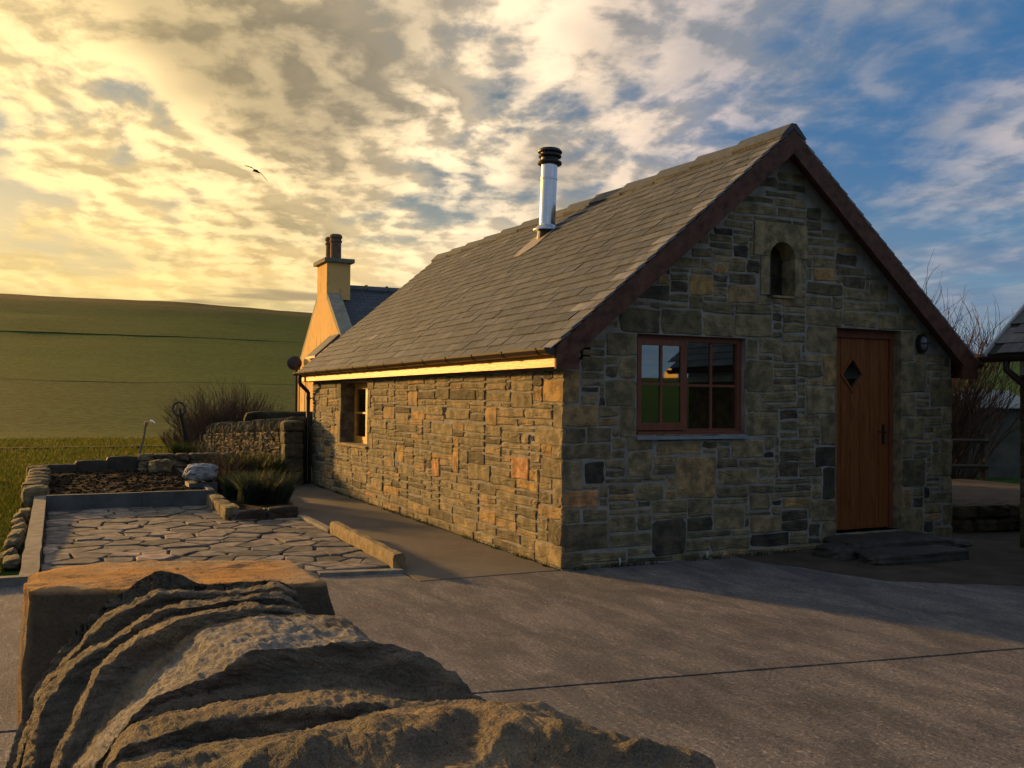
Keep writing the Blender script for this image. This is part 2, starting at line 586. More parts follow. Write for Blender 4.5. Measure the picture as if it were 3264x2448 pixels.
def _terrain(q, bs, out):
    p = geo_co(q)
    t = attr(q)          # 0 pasture, .5 rough grass, 1 heath
    big = q.noise(p, .02, 5, .6)
    mid = q.noise(p, .09, 6, .72)
    fin_ = q.noise(p, 1.7, 5, .7)
    past = q.ramp(mid, [(.3, (.028, .084, .012)), (.7, (.050, .122, .018))])
    rough_ = q.ramp(mid, [(.3, (.026, .070, .016)), (.7, (.044, .094, .022))])
    heath = q.ramp(big, [(.3, (.050, .070, .020)), (.7, (.090, .078, .030))])
    c = q.mix(q.smooth(t, .05, .5), past, rough_)
    c = q.mix(q.smooth(t, .55, 1.0), c, heath)
    c = q.mix(q.smooth(fin_, .35, .7), q.mix(1.0, c, (.50, .54, .5), 'MULTIPLY'), q.mix(1.0, c, (1.4, 1.32, 1.15), 'MULTIPLY'))
    nm = bump(q, fin_, .25, .7)
    nm = bump(q, q.noise(p, 14, 4, .7), .04, .7, nm)
    setb(q, bs, color=c, rough=1.0, spec=.1, normal=nm)


M_TERRAIN = material('pasture', _terrain)


def m_leaf(name, stops, trans=.35):
    def fn(q, bs, out):
        c = q.ramp(attr(q), stops)
        setb(q, bs, color=c, rough=.65, spec=.25)
        tr = q.n('ShaderNodeBsdfTranslucent', inp={0: c})
        mx = q.n('ShaderNodeMixShader', inp={0: trans, 1: bs.outputs[0], 2: tr.outputs[0]})
        q.t.links.new(mx.outputs[0], out.inputs[0])
    return material(name, fn)


M_GRASS = m_leaf('grass_blades', [(0, (.040, .062, .008)), (.5, (.085, .115, .014)), (.85, (.15, .155, .025)), (1, (.24, .19, .06))], .45)
M_HERB = m_leaf('herb_leaves', [(0, (.022, .036, .020)), (.6, (.050, .075, .040)), (1, (.11, .13, .085))])
M_GREEN = m_leaf('green_leaves', [(0, (.020, .034, .010)), (.6, (.050, .075, .020)), (1, (.12, .13, .045))])


def _boulder(q, bs, out):
    p = geo_co(q)
    t = attr(q)                         # 1 where grey lichen covers the stone
    n1 = q.noise(p, 5, 6, .62, .3)
    n2 = q.noise(p, 55, 5, .7)
    n3 = q.noise(p, 160, 3, .7)
    st = q.n('ShaderNodeMapping', inp={'Vector': p, 'Rotation': (R(20), R(-25), 0), 'Scale': (3, 3, 16)}).outputs[0]
    n5 = q.noise(st, 2.0, 5, .6, .5)
    c = q.ramp(n1, [(.25, (.115, .110, .090)), (.45, (.185, .170, .132)), (.60, (.27, .225, .160)), (.8, (.42, .30, .175))])
    c = q.mix(q.smooth(n5, .38, .66), q.mix(1.0, c, (.66, .66, .66), 'MULTIPLY'), q.mix(1.0, c, (1.18, 1.14, 1.08), 'MULTIPLY'))
    c = q.mix(q.math('MULTIPLY', q.smooth(q.noise(p, 3.1, 4, .6), .58, .72), .2), c, (.13, .125, .06))
    gr = q.ramp(n2, [(.3, (.14, .138, .125)), (.5, (.29, .28, .25)), (.68, (.45, .43, .38))])
    gr = q.mix(q.math('MULTIPLY', q.smooth(q.noise(p, 9, 4, .6), .55, .7), .7), gr, (.16, .19, .20))
    lich = q.math('MULTIPLY', t, q.smooth(q.noise(p, 7, 5, .6), .28, .5))
    c = q.mix(lich, c, gr)
    c = q.mix(q.math('MULTIPLY', q.smooth(n2, .5, .74), .4), c, q.mix(1.0, c, (1.45, 1.4, 1.3), 'MULTIPLY'))
    nm = bump(q, n5, .014, .8)
    nm = bump(q, n2, .022, .9, nm)
    nm = bump(q, n3, .008, 1.0, nm)
    setb(q, bs, color=c, rough=.92, normal=nm, spec=.25)


M_BOULDER = material('layered_sandstone', _boulder)


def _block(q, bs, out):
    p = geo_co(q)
    t = attr(q)                         # 1 where sunlit orange is painted in, low on faces painted as shaded
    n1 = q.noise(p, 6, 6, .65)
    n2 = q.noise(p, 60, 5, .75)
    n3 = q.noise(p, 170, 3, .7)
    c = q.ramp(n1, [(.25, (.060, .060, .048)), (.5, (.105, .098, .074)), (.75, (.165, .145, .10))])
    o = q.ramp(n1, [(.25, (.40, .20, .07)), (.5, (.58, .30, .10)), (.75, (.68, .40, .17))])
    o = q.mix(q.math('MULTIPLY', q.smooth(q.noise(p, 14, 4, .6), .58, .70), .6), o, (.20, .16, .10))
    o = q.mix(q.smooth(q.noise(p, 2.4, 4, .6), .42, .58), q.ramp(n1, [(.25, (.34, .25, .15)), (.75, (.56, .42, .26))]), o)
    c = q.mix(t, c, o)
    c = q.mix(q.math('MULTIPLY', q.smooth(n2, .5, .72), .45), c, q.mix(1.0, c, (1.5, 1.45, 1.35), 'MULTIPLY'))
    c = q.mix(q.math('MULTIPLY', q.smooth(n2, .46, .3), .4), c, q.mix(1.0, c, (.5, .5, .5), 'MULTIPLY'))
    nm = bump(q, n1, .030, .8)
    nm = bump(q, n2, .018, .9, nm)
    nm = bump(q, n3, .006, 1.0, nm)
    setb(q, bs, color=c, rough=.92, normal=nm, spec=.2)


M_BLOCK = material('sun_painted_block', _block)


def _glass(q, bs, out):
    fr = q.n('ShaderNodeFresnel', inp={'IOR': 3.2})
    gl = q.n('ShaderNodeBsdfGlossy', inp={'Color': (.85, .95, .95, 1), 'Roughness': .015})
    tr = q.n('ShaderNodeBsdfTransparent', inp={0: (.55, .6, .58, 1)})
    q.t.nodes.remove(bs)
    mx = q.n('ShaderNodeMixShader', inp={0: fr.outputs[0], 1: tr.outputs[0], 2: gl.outputs[0]})
    q.t.links.new(mx.outputs[0], out.inputs[0])


M_GLASS = material('window_glass', _glass)


# ================================================================== SETTING
# ------------------------------------------------------------------ terrain (one sheet to the horizon)
def hill_angle(az):
    """elevation (radians) of the skyline towards azimuth az from +Y to +X"""
    keys = [(-3.15, .045), (-1.6, .05), (-.9, .07), (-.45, .088), (-.06, .0950), (.10, .0952), (.17, .0925), (.245, .0885), (.45, .074), (.80, .052), (1.0, .043), (1.6, .03), (2.3, .026), (2.9, .026), (3.15, .045)]
    for (a, b), (c, d) in zip(keys, keys[1:]):
        if a <= az <= c:
            s = (az-a)/(c-a)
            return b+(d-b)*s
    return .045


R0, R1 = 48.0, 430.0


def terrain_z(x, y):
    dx, dy = x-CAM[0], y-CAM[1]
    r = math.hypot(dx, dy)
    if r < R0:
        return -.03
    az = math.atan2(dx, dy)
    t = min(1.0, (r-R0)/(R1-R0))
    gg = .55*t*t*(3-2*t) + .45*t
    return -.03 + (hill_angle(az)*R1*.965+1.63)*gg - max(0, r-R1)*.03


NA = 360
rads = [.5, 4, 8, 12, 16, 20, 24, 28, 33, 38, 43, 48, 54, 60, 68, 76, 86, 98, 112, 128, 146, 166, 188, 212, 238, 266, 296, 328, 362, 396, 430, 470, 560, 700, 1000, 1600]
V, F, T = [], [], []
for i, r_ in enumerate(rads):
    for j in range(NA):
        az = -math.pi + 2*math.pi*j/NA
        x, y = CAM[0]+r_*math.sin(az), CAM[1]+r_*math.cos(az)
        w = min(1, max(0, (r_-60)/200))
        nz = fbm((x*.02, y*.02, 0), 1, 4)*.6*w*(0 if r_ > 420 else 1) + (fbm((x*.01, y*.01, 3), 1, 3)*.5 if 400 < r_ < 480 else 0)
        V.append((x, y, terrain_z(x, y)+nz))
        rr = r_ + 10*fbm((x*.03, y*.03, 7))*min(1, r_/60)
        if rr < 31:
            t = 0.0
        elif rr < 92:
            t = .42
        elif rr < 235:
            t = .12
        else:
            t = .12 + .9*min(1, (rr-235)/90)
        T.append(t)
for i in range(len(rads)-1):
    for j in range(NA):
        F.append((i*NA+j, i*NA+(j+1) % NA, (i+1)*NA+(j+1) % NA, (i+1)*NA+j))
ground = fast_mesh('ground', V, F, M_TERRAIN, T, smooth=True)
tag(ground, 'rolling green pasture rising to a brown heath hill', None, None, 'structure')

# field boundaries running across the hill
def field_line(name, r_, a0, a1, h, label, wob=3.0, mat=None):
    mb = MB()
    pts = []
    n = int((a1-a0)*r_/2.2)
    for i in range(n+1):
        az = a0+(a1-a0)*i/n
        rr = r_ + wob*fbm((az*9, r_*.1, 1))
        x, y = CAM[0]+rr*math.sin(az), CAM[1]+rr*math.cos(az)
        hh = h*(1+.35*fbm((x*.25, y*.25, 4)))
        pts.append((x, y, terrain_z(x, y)-.3, hh))
    vs_ = []
    for x, y, z, hh in pts:
        dx, dy = (x-CAM[0])/r_, (y-CAM[1])/r_
        for s, q_ in ((-.45, 0), (-.22, 1), (.22, 1), (.45, 0)):
            vs_.append((x+dx*s, y+dy*s, z+(hh+.3)*q_))
    fs = []
    for i in range(n):
        for j in range(3):
            fs.append((i*4+j, i*4+j+1, i*4+5+j, i*4+4+j))
    mb.add(vs_, fs, .2)
    o = mb.build(name, mat or M_RUBBLE_DARK)
    return tag(o, label, 'field wall', 'field boundaries on the hill')


M_RUBBLE_DARK = m_masonry('old_field_wall', [(0, (.030, .032, .018)), (1, (.075, .072, .040))], .05)
field_line('field_wall', 31.5, -.25, .33, .10, 'low dark turf dyke at the near edge of the field', .6)
field_line('field_wall', 92, -.3, .33, .06, 'dark field wall across the lower hillside, middle one of three', 2)
field_line('field_wall', 178, -.3, .33, .10, 'faint field wall highest up the green hillside', 4)

# ------------------------------------------------------------------ concrete yard: two bays with a joint
def slab(name, poly, z0, z1, mat, label):
    mb = MB()
    fr = frame((0, 0, 0), (1, 0, 0), (0, 1, 0), (0, 0, 1))
    mb.prism(poly, fr, z0, z1)
    o = mb.build(name, mat)
    return tag(o, label, None, None, 'structure')


def jline(x):                                   # the construction joint, measured on the ground
    return -3.08 - .160*(x+2.15)


def ragged(side):
    out = []
    n_ = 260
    for i in range(n_+1):
        x = -9.5+19*i/n_
        out.append((x, jline(x)+side*(.009+.014*max(0, fbm((x*4, side, 2), 1, 4))+.010*max(0, fbm((x*17, side, 5), 1, 2)))+.010*fbm((x*.8, 0, 9))))
    return out


slab('yard', ragged(1) + [(9.5, .62), (5.30, .62), (5.30, .02), (-1.42, .02), (-1.42, .45), (-2.152, .595), (-2.165, .735), (-4.43, .735), (-4.43, 1.176), (-9.5, 1.176)], -.12, 0.0, M_CONC, 'brushed concrete yard bay against the cottage')
slab('yard', [(-9.5, -14), (9.5, -14)] + ragged(-1)[::-1], -.12, -.003, M_CONC, 'brushed concrete yard bay nearest the camera')
slab('path', [(-1.40, .03), (-.02, .03), (-.02, 9.9), (.30, 12.5), (-.55, 12.5), (-.72, 9.6), (-1.36, 5.0)], -.10, .004, M_PATH, 'narrow concrete path beside the cottage wall')
# dark earthy apron by the doorstep
ap = [(2.05, -.26), (2.25, -.9), (2.45, -1.55), (2.95, -1.95), (3.5, -2.25), (4.3, -2.55), (5.5, -2.85), (7.4, -2.9), (7.4, 3.4), (5.35, 3.4), (5.35, -.02), (2.05, -.02)]
apr = MB()
fr_g = frame((0, 0, 0), (1, 0, 0), (0, 1, 0), (0, 0, 1))
pts = []
for (a, b), (c, d) in zip(ap, ap[1:]+ap[:1]):
    for s in range(6):
        x, y = a+(c-a)*s/6, b+(d-b)*s/6
        if y < -.3 and x < 7:
            x += .05*fbm((x*3, y*3, 2))
            y += .07*fbm((x*3, y*3, 5))
        pts.append((x, y))
apr.prism(pts, fr_g, -.05, .005)
tag(apr.build('earth_apron', M_APRON), 'dark earthy ground around the doorstep', None, None, 'structure')
# pale edging strip and grass kerb
slab('edging_strip', [(-2.15, .60), (-1.40, .46), (-1.40, .56), (-2.15, .72)], -.1, .03, M_KERB, 'pale concrete edging at the foot of the patio')
kb = MB()
kb.add([(-9.5, 1.18, -.05), (-4.40, 1.18, -.05), (-4.40, 1.28, -.05), (-9.5, 1.28, -.05), (-9.5, 1.18, .07), (-4.40, 1.18, .07), (-4.40, 1.28, .07), (-9.5, 1.28, .07)],
       [(3, 2, 1, 0), (4, 5, 6, 7), (0, 1, 5, 4), (1, 2, 6, 5), (2, 3, 7, 6), (3, 0, 4, 7)])
tag(kb.build('kerb', M_KERB), 'low concrete kerb between grass and yard', None, None, 'structure')

# ------------------------------------------------------------------ crazy-paved patio: every flag a piece
patio = slab('patio', [(-4.42, .74), (-2.16, .74), (-1.42, .60), (-1.42, 4.6), (-2.24, 4.66), (-2.24, 6.60), (-4.42, 6.60)], -.10, .006, M_APRON, 'crazy paved patio of irregular flagstones')


def clip(poly, nx, ny, d):
    out = []
    for (a, b), (c, e) in zip(poly, poly[1:]+poly[:1]):
        s1, s2 = a*nx+b*ny-d, c*nx+e*ny-d
        if s1 <= 0:
            out.append((a, b))
        if s1*s2 < 0:
            q_ = s1/(s1-s2)
            out.append((a+(c-a)*q_, b+(e-b)*q_))
    return out


seeds = []
tries = 0
while len(seeds) < 150 and tries < 9000:
    tries += 1
    x, y = rng.uniform(-4.4, -1.45), rng.uniform(.75, 6.6)
    mn = .17 + .24*((tries*7919) % 100)/100
    if x > -2.2 and y > 4.6:
        continue
    if all(math.hypot((x-a)*.86, y-b) > mn for a, b in seeds):
        seeds.append((x, y))
region_a = [(-4.40, .76), (-1.44, .64), (-1.44, 4.62), (-4.40, 6.58)]
for i, (x, y) in enumerate(seeds):
    poly = [(-4.40, .76), (-2.16, .76), (-1.44, .63), (-1.44, 4.60), (-2.26, 4.68), (-2.26, 6.58), (-4.40, 6.58)]
    poly = [(-4.40, .78), (-1.44, .70), (-1.44, 6.58), (-4.40, 6.58)]
    if y > 4.64:
        poly = [(-4.40, .78), (-2.26, .70), (-2.26, 6.58), (-4.40, 6.58)]
    for a, b in seeds:
        if (a, b) == (x, y) or math.hypot(a-x, b-y) > 1.6:
            continue
        dx, dy = a-x, b-y
        L_ = math.hypot(dx, dy)
        nx, ny = dx/L_, dy/L_
        poly = clip(poly, nx, ny, (x+dx/2)*nx+(y+dy/2)*ny - .013)
        if len(poly) < 3:
            break
    if len(poly) < 3:
        continue
    if x > -2.26 and y <= 4.64:
        poly = clip(poly, 0, 1, 4.58)
    if len(poly) < 3:
        continue
    # soften corners and wobble the edges
    cx, cy = sum(p[0] for p in poly)/len(poly), sum(p[1] for p in poly)/len(poly)
    pp = []
    n = len(poly)
    for j in range(n):
        a, b, c = poly[j-1], poly[j], poly[(j+1) % n]
        for w in (.09, -.09):
            o_ = a if w > 0 else c
            pp.append((b[0]+(o_[0]-b[0])*abs(w), b[1]+(o_[1]-b[1])*abs(w)))
    pp = [(px+rng.uniform(-.018, .018), py+rng.uniform(-.018, .018)) for px, py in pp]
    tz = .016+rng.uniform(0, .018)
    ta, tb = rng.uniform(-.012, .012), rng.uniform(-.012, .012)
    nn = len(pp)
    top = [(px, py, tz+(px-cx)*ta+(py-cy)*tb) for px, py in pp]
    ins = [(cx+(px-cx)*.93, cy+(py-cy)*.93, tz+.006+(px-cx)*ta+(py-cy)*tb) for px, py in pp]
    bot = [(px, py, -.03) for px, py in pp]
    mb = MB()
    mb.add(bot+top+ins, [(j, (j+1) % nn, (j+1) % nn+nn, j+nn) for j in range(nn)] + [(j+nn, (j+1) % nn+nn, (j+1) % nn+2*nn, j+2*nn) for j in range(nn)] + [tuple(range(2*nn, 3*nn))], min(1, max(0, rng.gauss(.45, .27))))
    mb.build('paving_stone', M_FLAG, patio)

# ================================================================== THE COTTAGE
W, L = 5.25, 9.77
HT = 1.905                                   # wall head at the eaves
RZ, OV = 4.49, .19                           # ridge height, gable overhang
XM = W/2
SL = .844                                    # roof slope (rise / run)
cottage = empty('stone_cottage', (W/2, L/2, 0), 'small stone cottage with slate roof, steel flue and orange wooden door', 'cottage')
FG = frame((0, 0, 0), (1, 0, 0), (0, 0, 1), (0, -1, 0))          # gable: u = x, v = z
FL = frame((0, L, 0), (0, -1, 0), (0, 0, 1), (-1, 0, 0))         # side: u = L - y, v = z
MORT = -.012                                 # mortar plane, behind the stone faces


def roofline(x):
    return RZ - .10 - SL*abs(x-XM)


# openings (x0, x1, z0, z1)
WIN = (.826, 2.172, 1.268, 2.265)
DOOR = (3.426, 4.411, .166, 2.429)
ARCH = (2.472, 2.817, 2.735, 3.31)
SWIN = (L-7.80, L-6.28, .865, 1.865)         # in the side frame


def wall_panel(mb, rects, fr, n0, n1):
    for (a, b, c, d) in rects:
        mb.prism([(a, c), (b, c), (b, d), (a, d)], fr, n0, n1)


gw = MB()
wall_panel(gw, [(.30, WIN[0], 0, 2.30), (WIN[0], WIN[1], 0, WIN[2]), (WIN[0], WIN[1], WIN[3], 2.30), (WIN[1], DOOR[0], 0, 2.30), (DOOR[0], DOOR[1], 0, DOOR[2]), (DOOR[1], W-.02, 0, 2.30), (0.012, .30, 0, 1.99), ], FG, -.32, MORT)
AX0, AX1 = ARCH[0]-.02, ARCH[1]+.02
gw.prism([(.30, 2.30), (AX0, 2.30), (AX0, roofline(AX0))], FG, -.32, MORT)
gw.prism([(4.93, 2.44), (AX1, roofline(AX1)), (AX1, 2.44)], FG, -.32, MORT)
wall_panel(gw, [(AX1, DOOR[0], 2.30, 2.44), (DOOR[1], 5.02, 2.30, 2.44), (AX0, AX1, 2.30, 2.70)], FG, -.32, MORT)
wall_panel(gw, [(DOOR[0], DOOR[1], 2.432, 2.44)], FG, -.32, MORT-.002)
# above the arched light: fill cut by a half-round head
cxa, ra = (ARCH[0]+ARCH[1])/2, (ARCH[1]-ARCH[0])/2
zs = ARCH[3]-ra
arc = [(cxa+(ra+.02)*math.cos(math.pi*i/14), zs+(ra+.02)*math.sin(math.pi*i/14)) for i in range(15)]
for i in range(14):
    a, b = arc[i], arc[i+1]
    gw.prism([(b[0], b[1]), (a[0], a[1]), (a[0], roofline(a[0])), (b[0], roofline(b[0]))], FG, -.32, MORT)
gable_wall = gw.build('gable_wall', M_MORTAR, cottage)
gable_wall['label'] = 'shaded gable wall of coursed stone with pale mortar'
sw = MB()
wall_panel(sw, [(0, SWIN[0], 0, HT), (SWIN[0], SWIN[1], 0, SWIN[2]), (SWIN[0], SWIN[1], SWIN[3], HT), (SWIN[1], L-.32, 0, HT)], FL, -.42, MORT)
side_wall = sw.build('side_wall', M_MORTAR, cottage)
side_wall['label'] = 'sunlit side wall of rough stone'
bw = MB()                                    # the two walls the camera does not see
bw.box((W-.32, .33, 0), (W, L, 1.95))
bw.box((.44, L-.30, 0), (W-.33, L-.01, 1.95))
bw.prism([(.3, 1.95), (W-.3, 1.95), (XM, roofline(XM)-.02)], frame((0, L-.01, 0), (1, 0, 0), (0, 0, 1), (0, -1, 0)), 0, .28)
bw.build('rear_wall', M_MORTAR, cottage)
fl_ = MB()
fl_.box((.44, .34, -.05), (W-.34, L-.31, .05))
fl_.build('floor', M_DARKROOM, cottage)


def stone_geo(mb, u0, v0, u1, v1, fr, d, r, tint, rough=.008, jit=.012):
    """an uneven block: bevelled, slightly bulged, tilted face"""
    w, h = u1-u0, v1-v0
    c = min(w, h)*r.uniform(.04, .13)
    j = min(jit, .18*min(w, h))
    J = lambda: r.uniform(-j, j)
    base = [(u0+c, v0), (u0+w*.5, v0), (u1-c, v0), (u1, v0+c), (u1, v0+h*.5), (u1, v1-c), (u1-c, v1), (u0+w*.5, v1), (u0+c, v1), (u0, v1-c), (u0, v0+h*.5), (u0, v0+c)]
    ring = [(a+J(), b+J()) for a, b in base]
    cu, cv = (u0+u1)/2, (v0+v1)/2
    tu, tv = r.uniform(-.03, .03)*rough*90, r.uniform(-.03, .03)*rough*90
    plane = lambda a, b: d + (a-cu)*tu*.4 + (b-cv)*tv*.4
    n = 12
    e = min(.011, .18*min(w, h))
    def inset(p, q_):
        return (p[0]+(cu-p[0])*min(.9, q_/(w/2)), p[1]+(cv-p[1])*min(.9, q_/(h/2)))
    vs_ = [fr(a, b, -.03) for a, b in ring]
    vs_ += [fr(a, b, plane(a, b)-.010+r.uniform(-.3, .3)*rough) for a, b in ring]
    r2 = [inset(p, e) for p in ring]
    vs_ += [fr(a, b, plane(a, b)+r.uniform(-.6, .6)*rough) for a, b in r2]
    r3 = [(cu+(a-cu)*.52, cv+(b-cv)*.52) for a, b in r2]
    vs_ += [fr(a, b, plane(a, b)+r.uniform(-1, 1.1)*rough) for a, b in r3]
    vs_.append(fr(cu, cv, plane(cu, cv)+r.uniform(-.5, 1)*rough))
    fs = []
    for k_ in range(3):
        for i in range(n):
            fs.append((k_*n+i, k_*n+(i+1) % n, (k_+1)*n+(i+1) % n, (k_+1)*n+i))
    for i in range(n):
        fs.append((3*n+i, 3*n+(i+1) % n, 4*n))
    mb.add(vs_, fs, tint)


def courses(width, top_fn, solids, r, hrange, wrange, split=.3, seed=0.0):
    """random coursed rubble packed tight on a 15 mm raster; solids are rectangles to leave free"""
    e = .015
    vmax = max(top_fn(u*width/40) for u in range(41))
    nu, nv = int(round(width/e)), int(round(vmax/e))
    occ = np.zeros((nv, nu), bool)
    for a, b, c, d in solids:
        occ[max(0, int(round(c/e))):max(0, int(round(d/e))), max(0, int(round(a/e))):max(0, int(round(b/e)))] = True
    for iu in range(nu):
        t = top_fn((iu+.5)*e)
        occ[max(0, int(t/e)):, iu] = True
    out = []
    top_at = np.full(nu, -1)                     # raster top of the stone last laid in a column
    for iv in range(nv):
        iu = 0
        while iu < nu:
            if occ[iv, iu]:
                iu += 1
                continue
            run = 0
            while iu+run < nu and not occ[iv, iu+run]:
                run += 1
            h = r.choice(hrange)*r.uniform(.88, 1.12)
            w = r.uniform(*wrange)*(.7+h*2.4)
            iw = max(4, int(round(w/e)))
            if run-iw < 8:
                iw = run
            if iw > w/e*1.7 and iw > 14:
                iw = iw//2
            free = 0
            while iv+free < nv and free < 22 and not occ[iv+free, iu:iu+iw].any():
                free += 1
            ih = max(4, int(round(h/e)))
            if iu > 0 and top_at[iu-1] > iv+3 and top_at[iu-1] <= iv+14 and r.random() < .55:
                ih = top_at[iu-1]-iv             # run the course on
            if free-ih < 4 and free <= 17:
                ih = free
            ih = min(ih, free)
            occ[iv:iv+ih, iu:iu+iw] = True
            top_at[iu:iu+iw] = iv+ih
            if ih >= 3 and iw >= 3:
                out.append((iu*e, iv*e, (iu+iw)*e, (iv+ih)*e))
            iu += iw
    return out


def wave(u, v, s):
    return .014*fbm((u*.9+s, v*1.4, s*.37), 1, 3)


def place_big(n, width, vmax, top_fn, solids, r, wr, hr):
    big = []
    tries = 0
    while len(big) < n and tries < 4000:
        tries += 1
        w, h = r.uniform(*wr), r.uniform(*hr)
        u, v = r.uniform(0, width-w), r.uniform(.02, vmax)
        if min(top_fn(u), top_fn(u+w)) < v+h+.06:
            continue
        if any(u < s[1]+.02 and u+w > s[0]-.02 and v < s[3]+.02 and v+h > s[2]-.02 for s in solids+[(b[0], b[2], b[1], b[3]) for b in big]):
            continue
        big.append((u, v, u+w, v+h))
    return big


# ---- gable masonry
rg = random.Random(21)
top_g = lambda x: min(roofline(x)-.02, 9) if .05 < x < W-.05 else 1.93
dress = []                                    # dressed stones: (x0,z0,x1,z1,tint)
# quoins at the near and far corners
z, k_ = 0.0, 0
while z < 1.86:
    h = rg.uniform(.14, .30)
    if z+h > 1.80:
        h = 1.90-z
    w_ = rg.uniform(.36, .55) if k_ % 2 else rg.uniform(.17, .26)
    dress.append((-.004, z, w_, z+h, rg.gauss(.45, .18)))
    w_ = rg.uniform(.28, .40) if k_ % 2 == 0 else rg.uniform(.16, .22)
    dress.append((W-w_, z, W+.004, z+h, rg.gauss(.42, .15)))
    z += h
    k_ += 1
# window jambs, lintel course and sill stones
for side in (0, 1):
    z = 1.24
    k_ = side
    while z < 2.24:
        h = rg.uniform(.20, .34)
        if z+h > 2.12:
            h = 2.275-z
        w_ = rg.uniform(.30, .44) if k_ % 2 else rg.uniform(.15, .22)
        if side == 0:
            w_ = min(w_, .36)
            dress.append((WIN[0]-w_, z, WIN[0]-.002, z+h, rg.gauss(.47, .10)))
        else:
            dress.append((WIN[1]+.002, z, WIN[1]+w_, z+h, rg.gauss(.5, .10)))
        z += h
        k_ += 1
dress += [(.62, 2.275, 1.10, 2.52, .22), (1.10, 2.275, 1.62, 2.53, .27), (1.62, 2.275, 2.02, 2.50, .50), (2.02, 2.275, 2.52, 2.52, .52)]
# door jambs and lintel
for side in (0, 1):
    z = .0 if side == 0 else .10
    k_ = side
    while z < 2.40:
        h = rg.uniform(.22, .36)
        if z+h > 2.28:
            h = 2.44-z
        w_ = rg.uniform(.30, .46) if k_ % 2 else rg.uniform(.17, .24)
        t_ = rg.gauss(.48, .14)
        if side == 0:
            if abs(z-.72) < .2:
                t_ = .06
            dress.append((DOOR[0]-w_, z, DOOR[0]-.002, z+h, t_))
        else:
            w_ = min(w_, .40)
            dress.append((DOOR[1]+.002, z, DOOR[1]+w_, z+h, t_))
        z += h
        k_ += 1
dress += [(2.98, 2.44, 3.52, 2.64, .55), (3.52, 2.44, 4.05, 2.63, .62), (4.05, 2.44, 4.66, 2.62, .55)]
# a few remembered blocks
dress += [(1.30, .62, 1.80, 1.05, .80), (1.02, .07, 1.42, .42, .12), (.24, .80, .47, 1.02, .02), (2.62, .80, 2.90, .98, .15), (1.05, 1.06, 1.62, 1.20, .74), (.88, 2.86, 1.16, 3.00, .95), (3.08, 2.92, 3.40, 3.08, .88), (2.00, 3.10, 2.20, 3.24, .06), (3.52, 2.88, 3.86, 3.02, .22), (.80, 2.60, 1.22, 2.76, .10)]
arch_zone = [(2.263, 3.15, 2.99, 3.515), (2.352, 2.735, 2.912, 3.15)]
sol = [(a, c, b, d) for a, b, c, d, t_ in dress]
solids_g = sol + [WIN, DOOR, (2.263, 2.99, 3.15, 3.515), (2.352, 2.912, 2.73, 3.15)]
keep = []
for dd in dress:                              # drop dressed stones that collide with earlier ones
    if all(dd[0] >= k2[2]-.003 or dd[2] <= k2[0]+.003 or dd[1] >= k2[3]-.003 or dd[3] <= k2[1]+.003 for k2 in keep):
        keep.append(dd)
dress = keep
solids_g = [(a, c, b, d) for a, b, c, d, t_ in dress] + [WIN, DOOR, (2.263, 2.99, 3.15, 3.515), (2.352, 2.912, 2.73, 3.15)]
bigs = place_big(10, W, 3.2, top_g, solids_g, rg, (.26, .46), (.18, .27))
solids_g += [(b[0], b[2], b[1], b[3]) for b in bigs]
fill = courses(W, top_g, solids_g, rg, (.065, .075, .085, .095, .11, .13, .16), (.24, .62), .25)
glist = [(a, b, c, d, t_, 1) for a, b, c, d, t_ in dress]
glist += [b + (min(1, max(0, rg.gauss(.5, .2))), 1) for b in bigs]
for s in fill:
    t_ = rg.random()
    t_ = rg.uniform(.02, .18) if t_ < .09 else (rg.uniform(.76, .90) if t_ > .95 else rg.gauss(.44, .13))
    glist.append(s + (min(1, max(0, t_)), 0))

# ---- side masonry
rs = random.Random(5)
top_s = lambda u: HT-.005
dr = []
z, k_ = 0.0, 0
while z < 1.86:
    h = rs.uniform(.12, .28)
    if z+h > 1.80:
        h = 1.90-z
    w_ = rs.uniform(.40, .62) if k_ % 2 == 0 else rs.uniform(.20, .30)
    dr.append((L-w_, z, L+.002, z+h, rs.gauss(.6, .15)))
    z += h
    k_ += 1
for side in (0, 1):
    z, k_ = SWIN[2]-.02, side
    while z < SWIN[3]:
        h = rs.uniform(.18, .30)
        if z+h > SWIN[3]-.1:
            h = HT-.01-z
        w_ = rs.uniform(.26, .40) if k_ % 2 else rs.uniform(.14, .2)
        if side == 0:
            dr.append((SWIN[0]-w_, z, SWIN[0]-.002, z+h, rs.gauss(.5, .1)))
        else:
            dr.append((SWIN[1]+.002, z, SWIN[1]+w_, z+h, rs.gauss(.55, .1)))
        z += h
        k_ += 1
dr += [(8.62, .78, 9.06, 1.02, 1.0), (7.95, 1.32, 8.28, 1.52, .85), (9.02, 1.25, 9.38, 1.46, .78), (6.3, .62, 6.58, .86, .98), (5.35, 1.5, 5.75, 1.70, .80), (4.9, .72, 5.2, .95, .92), (3.62, 1.36, 3.95, 1.58, .92), (7.0, .72, 7.2, .98, .95)]
kp = []
for dd in dr:
    if all(dd[0] >= k2[2]-.003 or dd[2] <= k2[0]+.003 or dd[1] >= k2[3]-.003 or dd[3] <= k2[1]+.003 for k2 in kp):
        kp.append(dd)
dr = kp
solids_s = [(a, c, b, d) for a, b, c, d, t_ in dr] + [SWIN]
bigs = place_big(18, L, 1.6, top_s, solids_s, rs, (.45, .75), (.13, .19))
solids_s += [(b[0], b[2], b[1], b[3]) for b in bigs]
fill = courses(L, top_s, solids_s, rs, (.055, .065, .075, .085, .10, .115, .13), (.42, .95), .30)
slist = [(a, b, c, d, t_, 1) for a, b, c, d, t_ in dr]
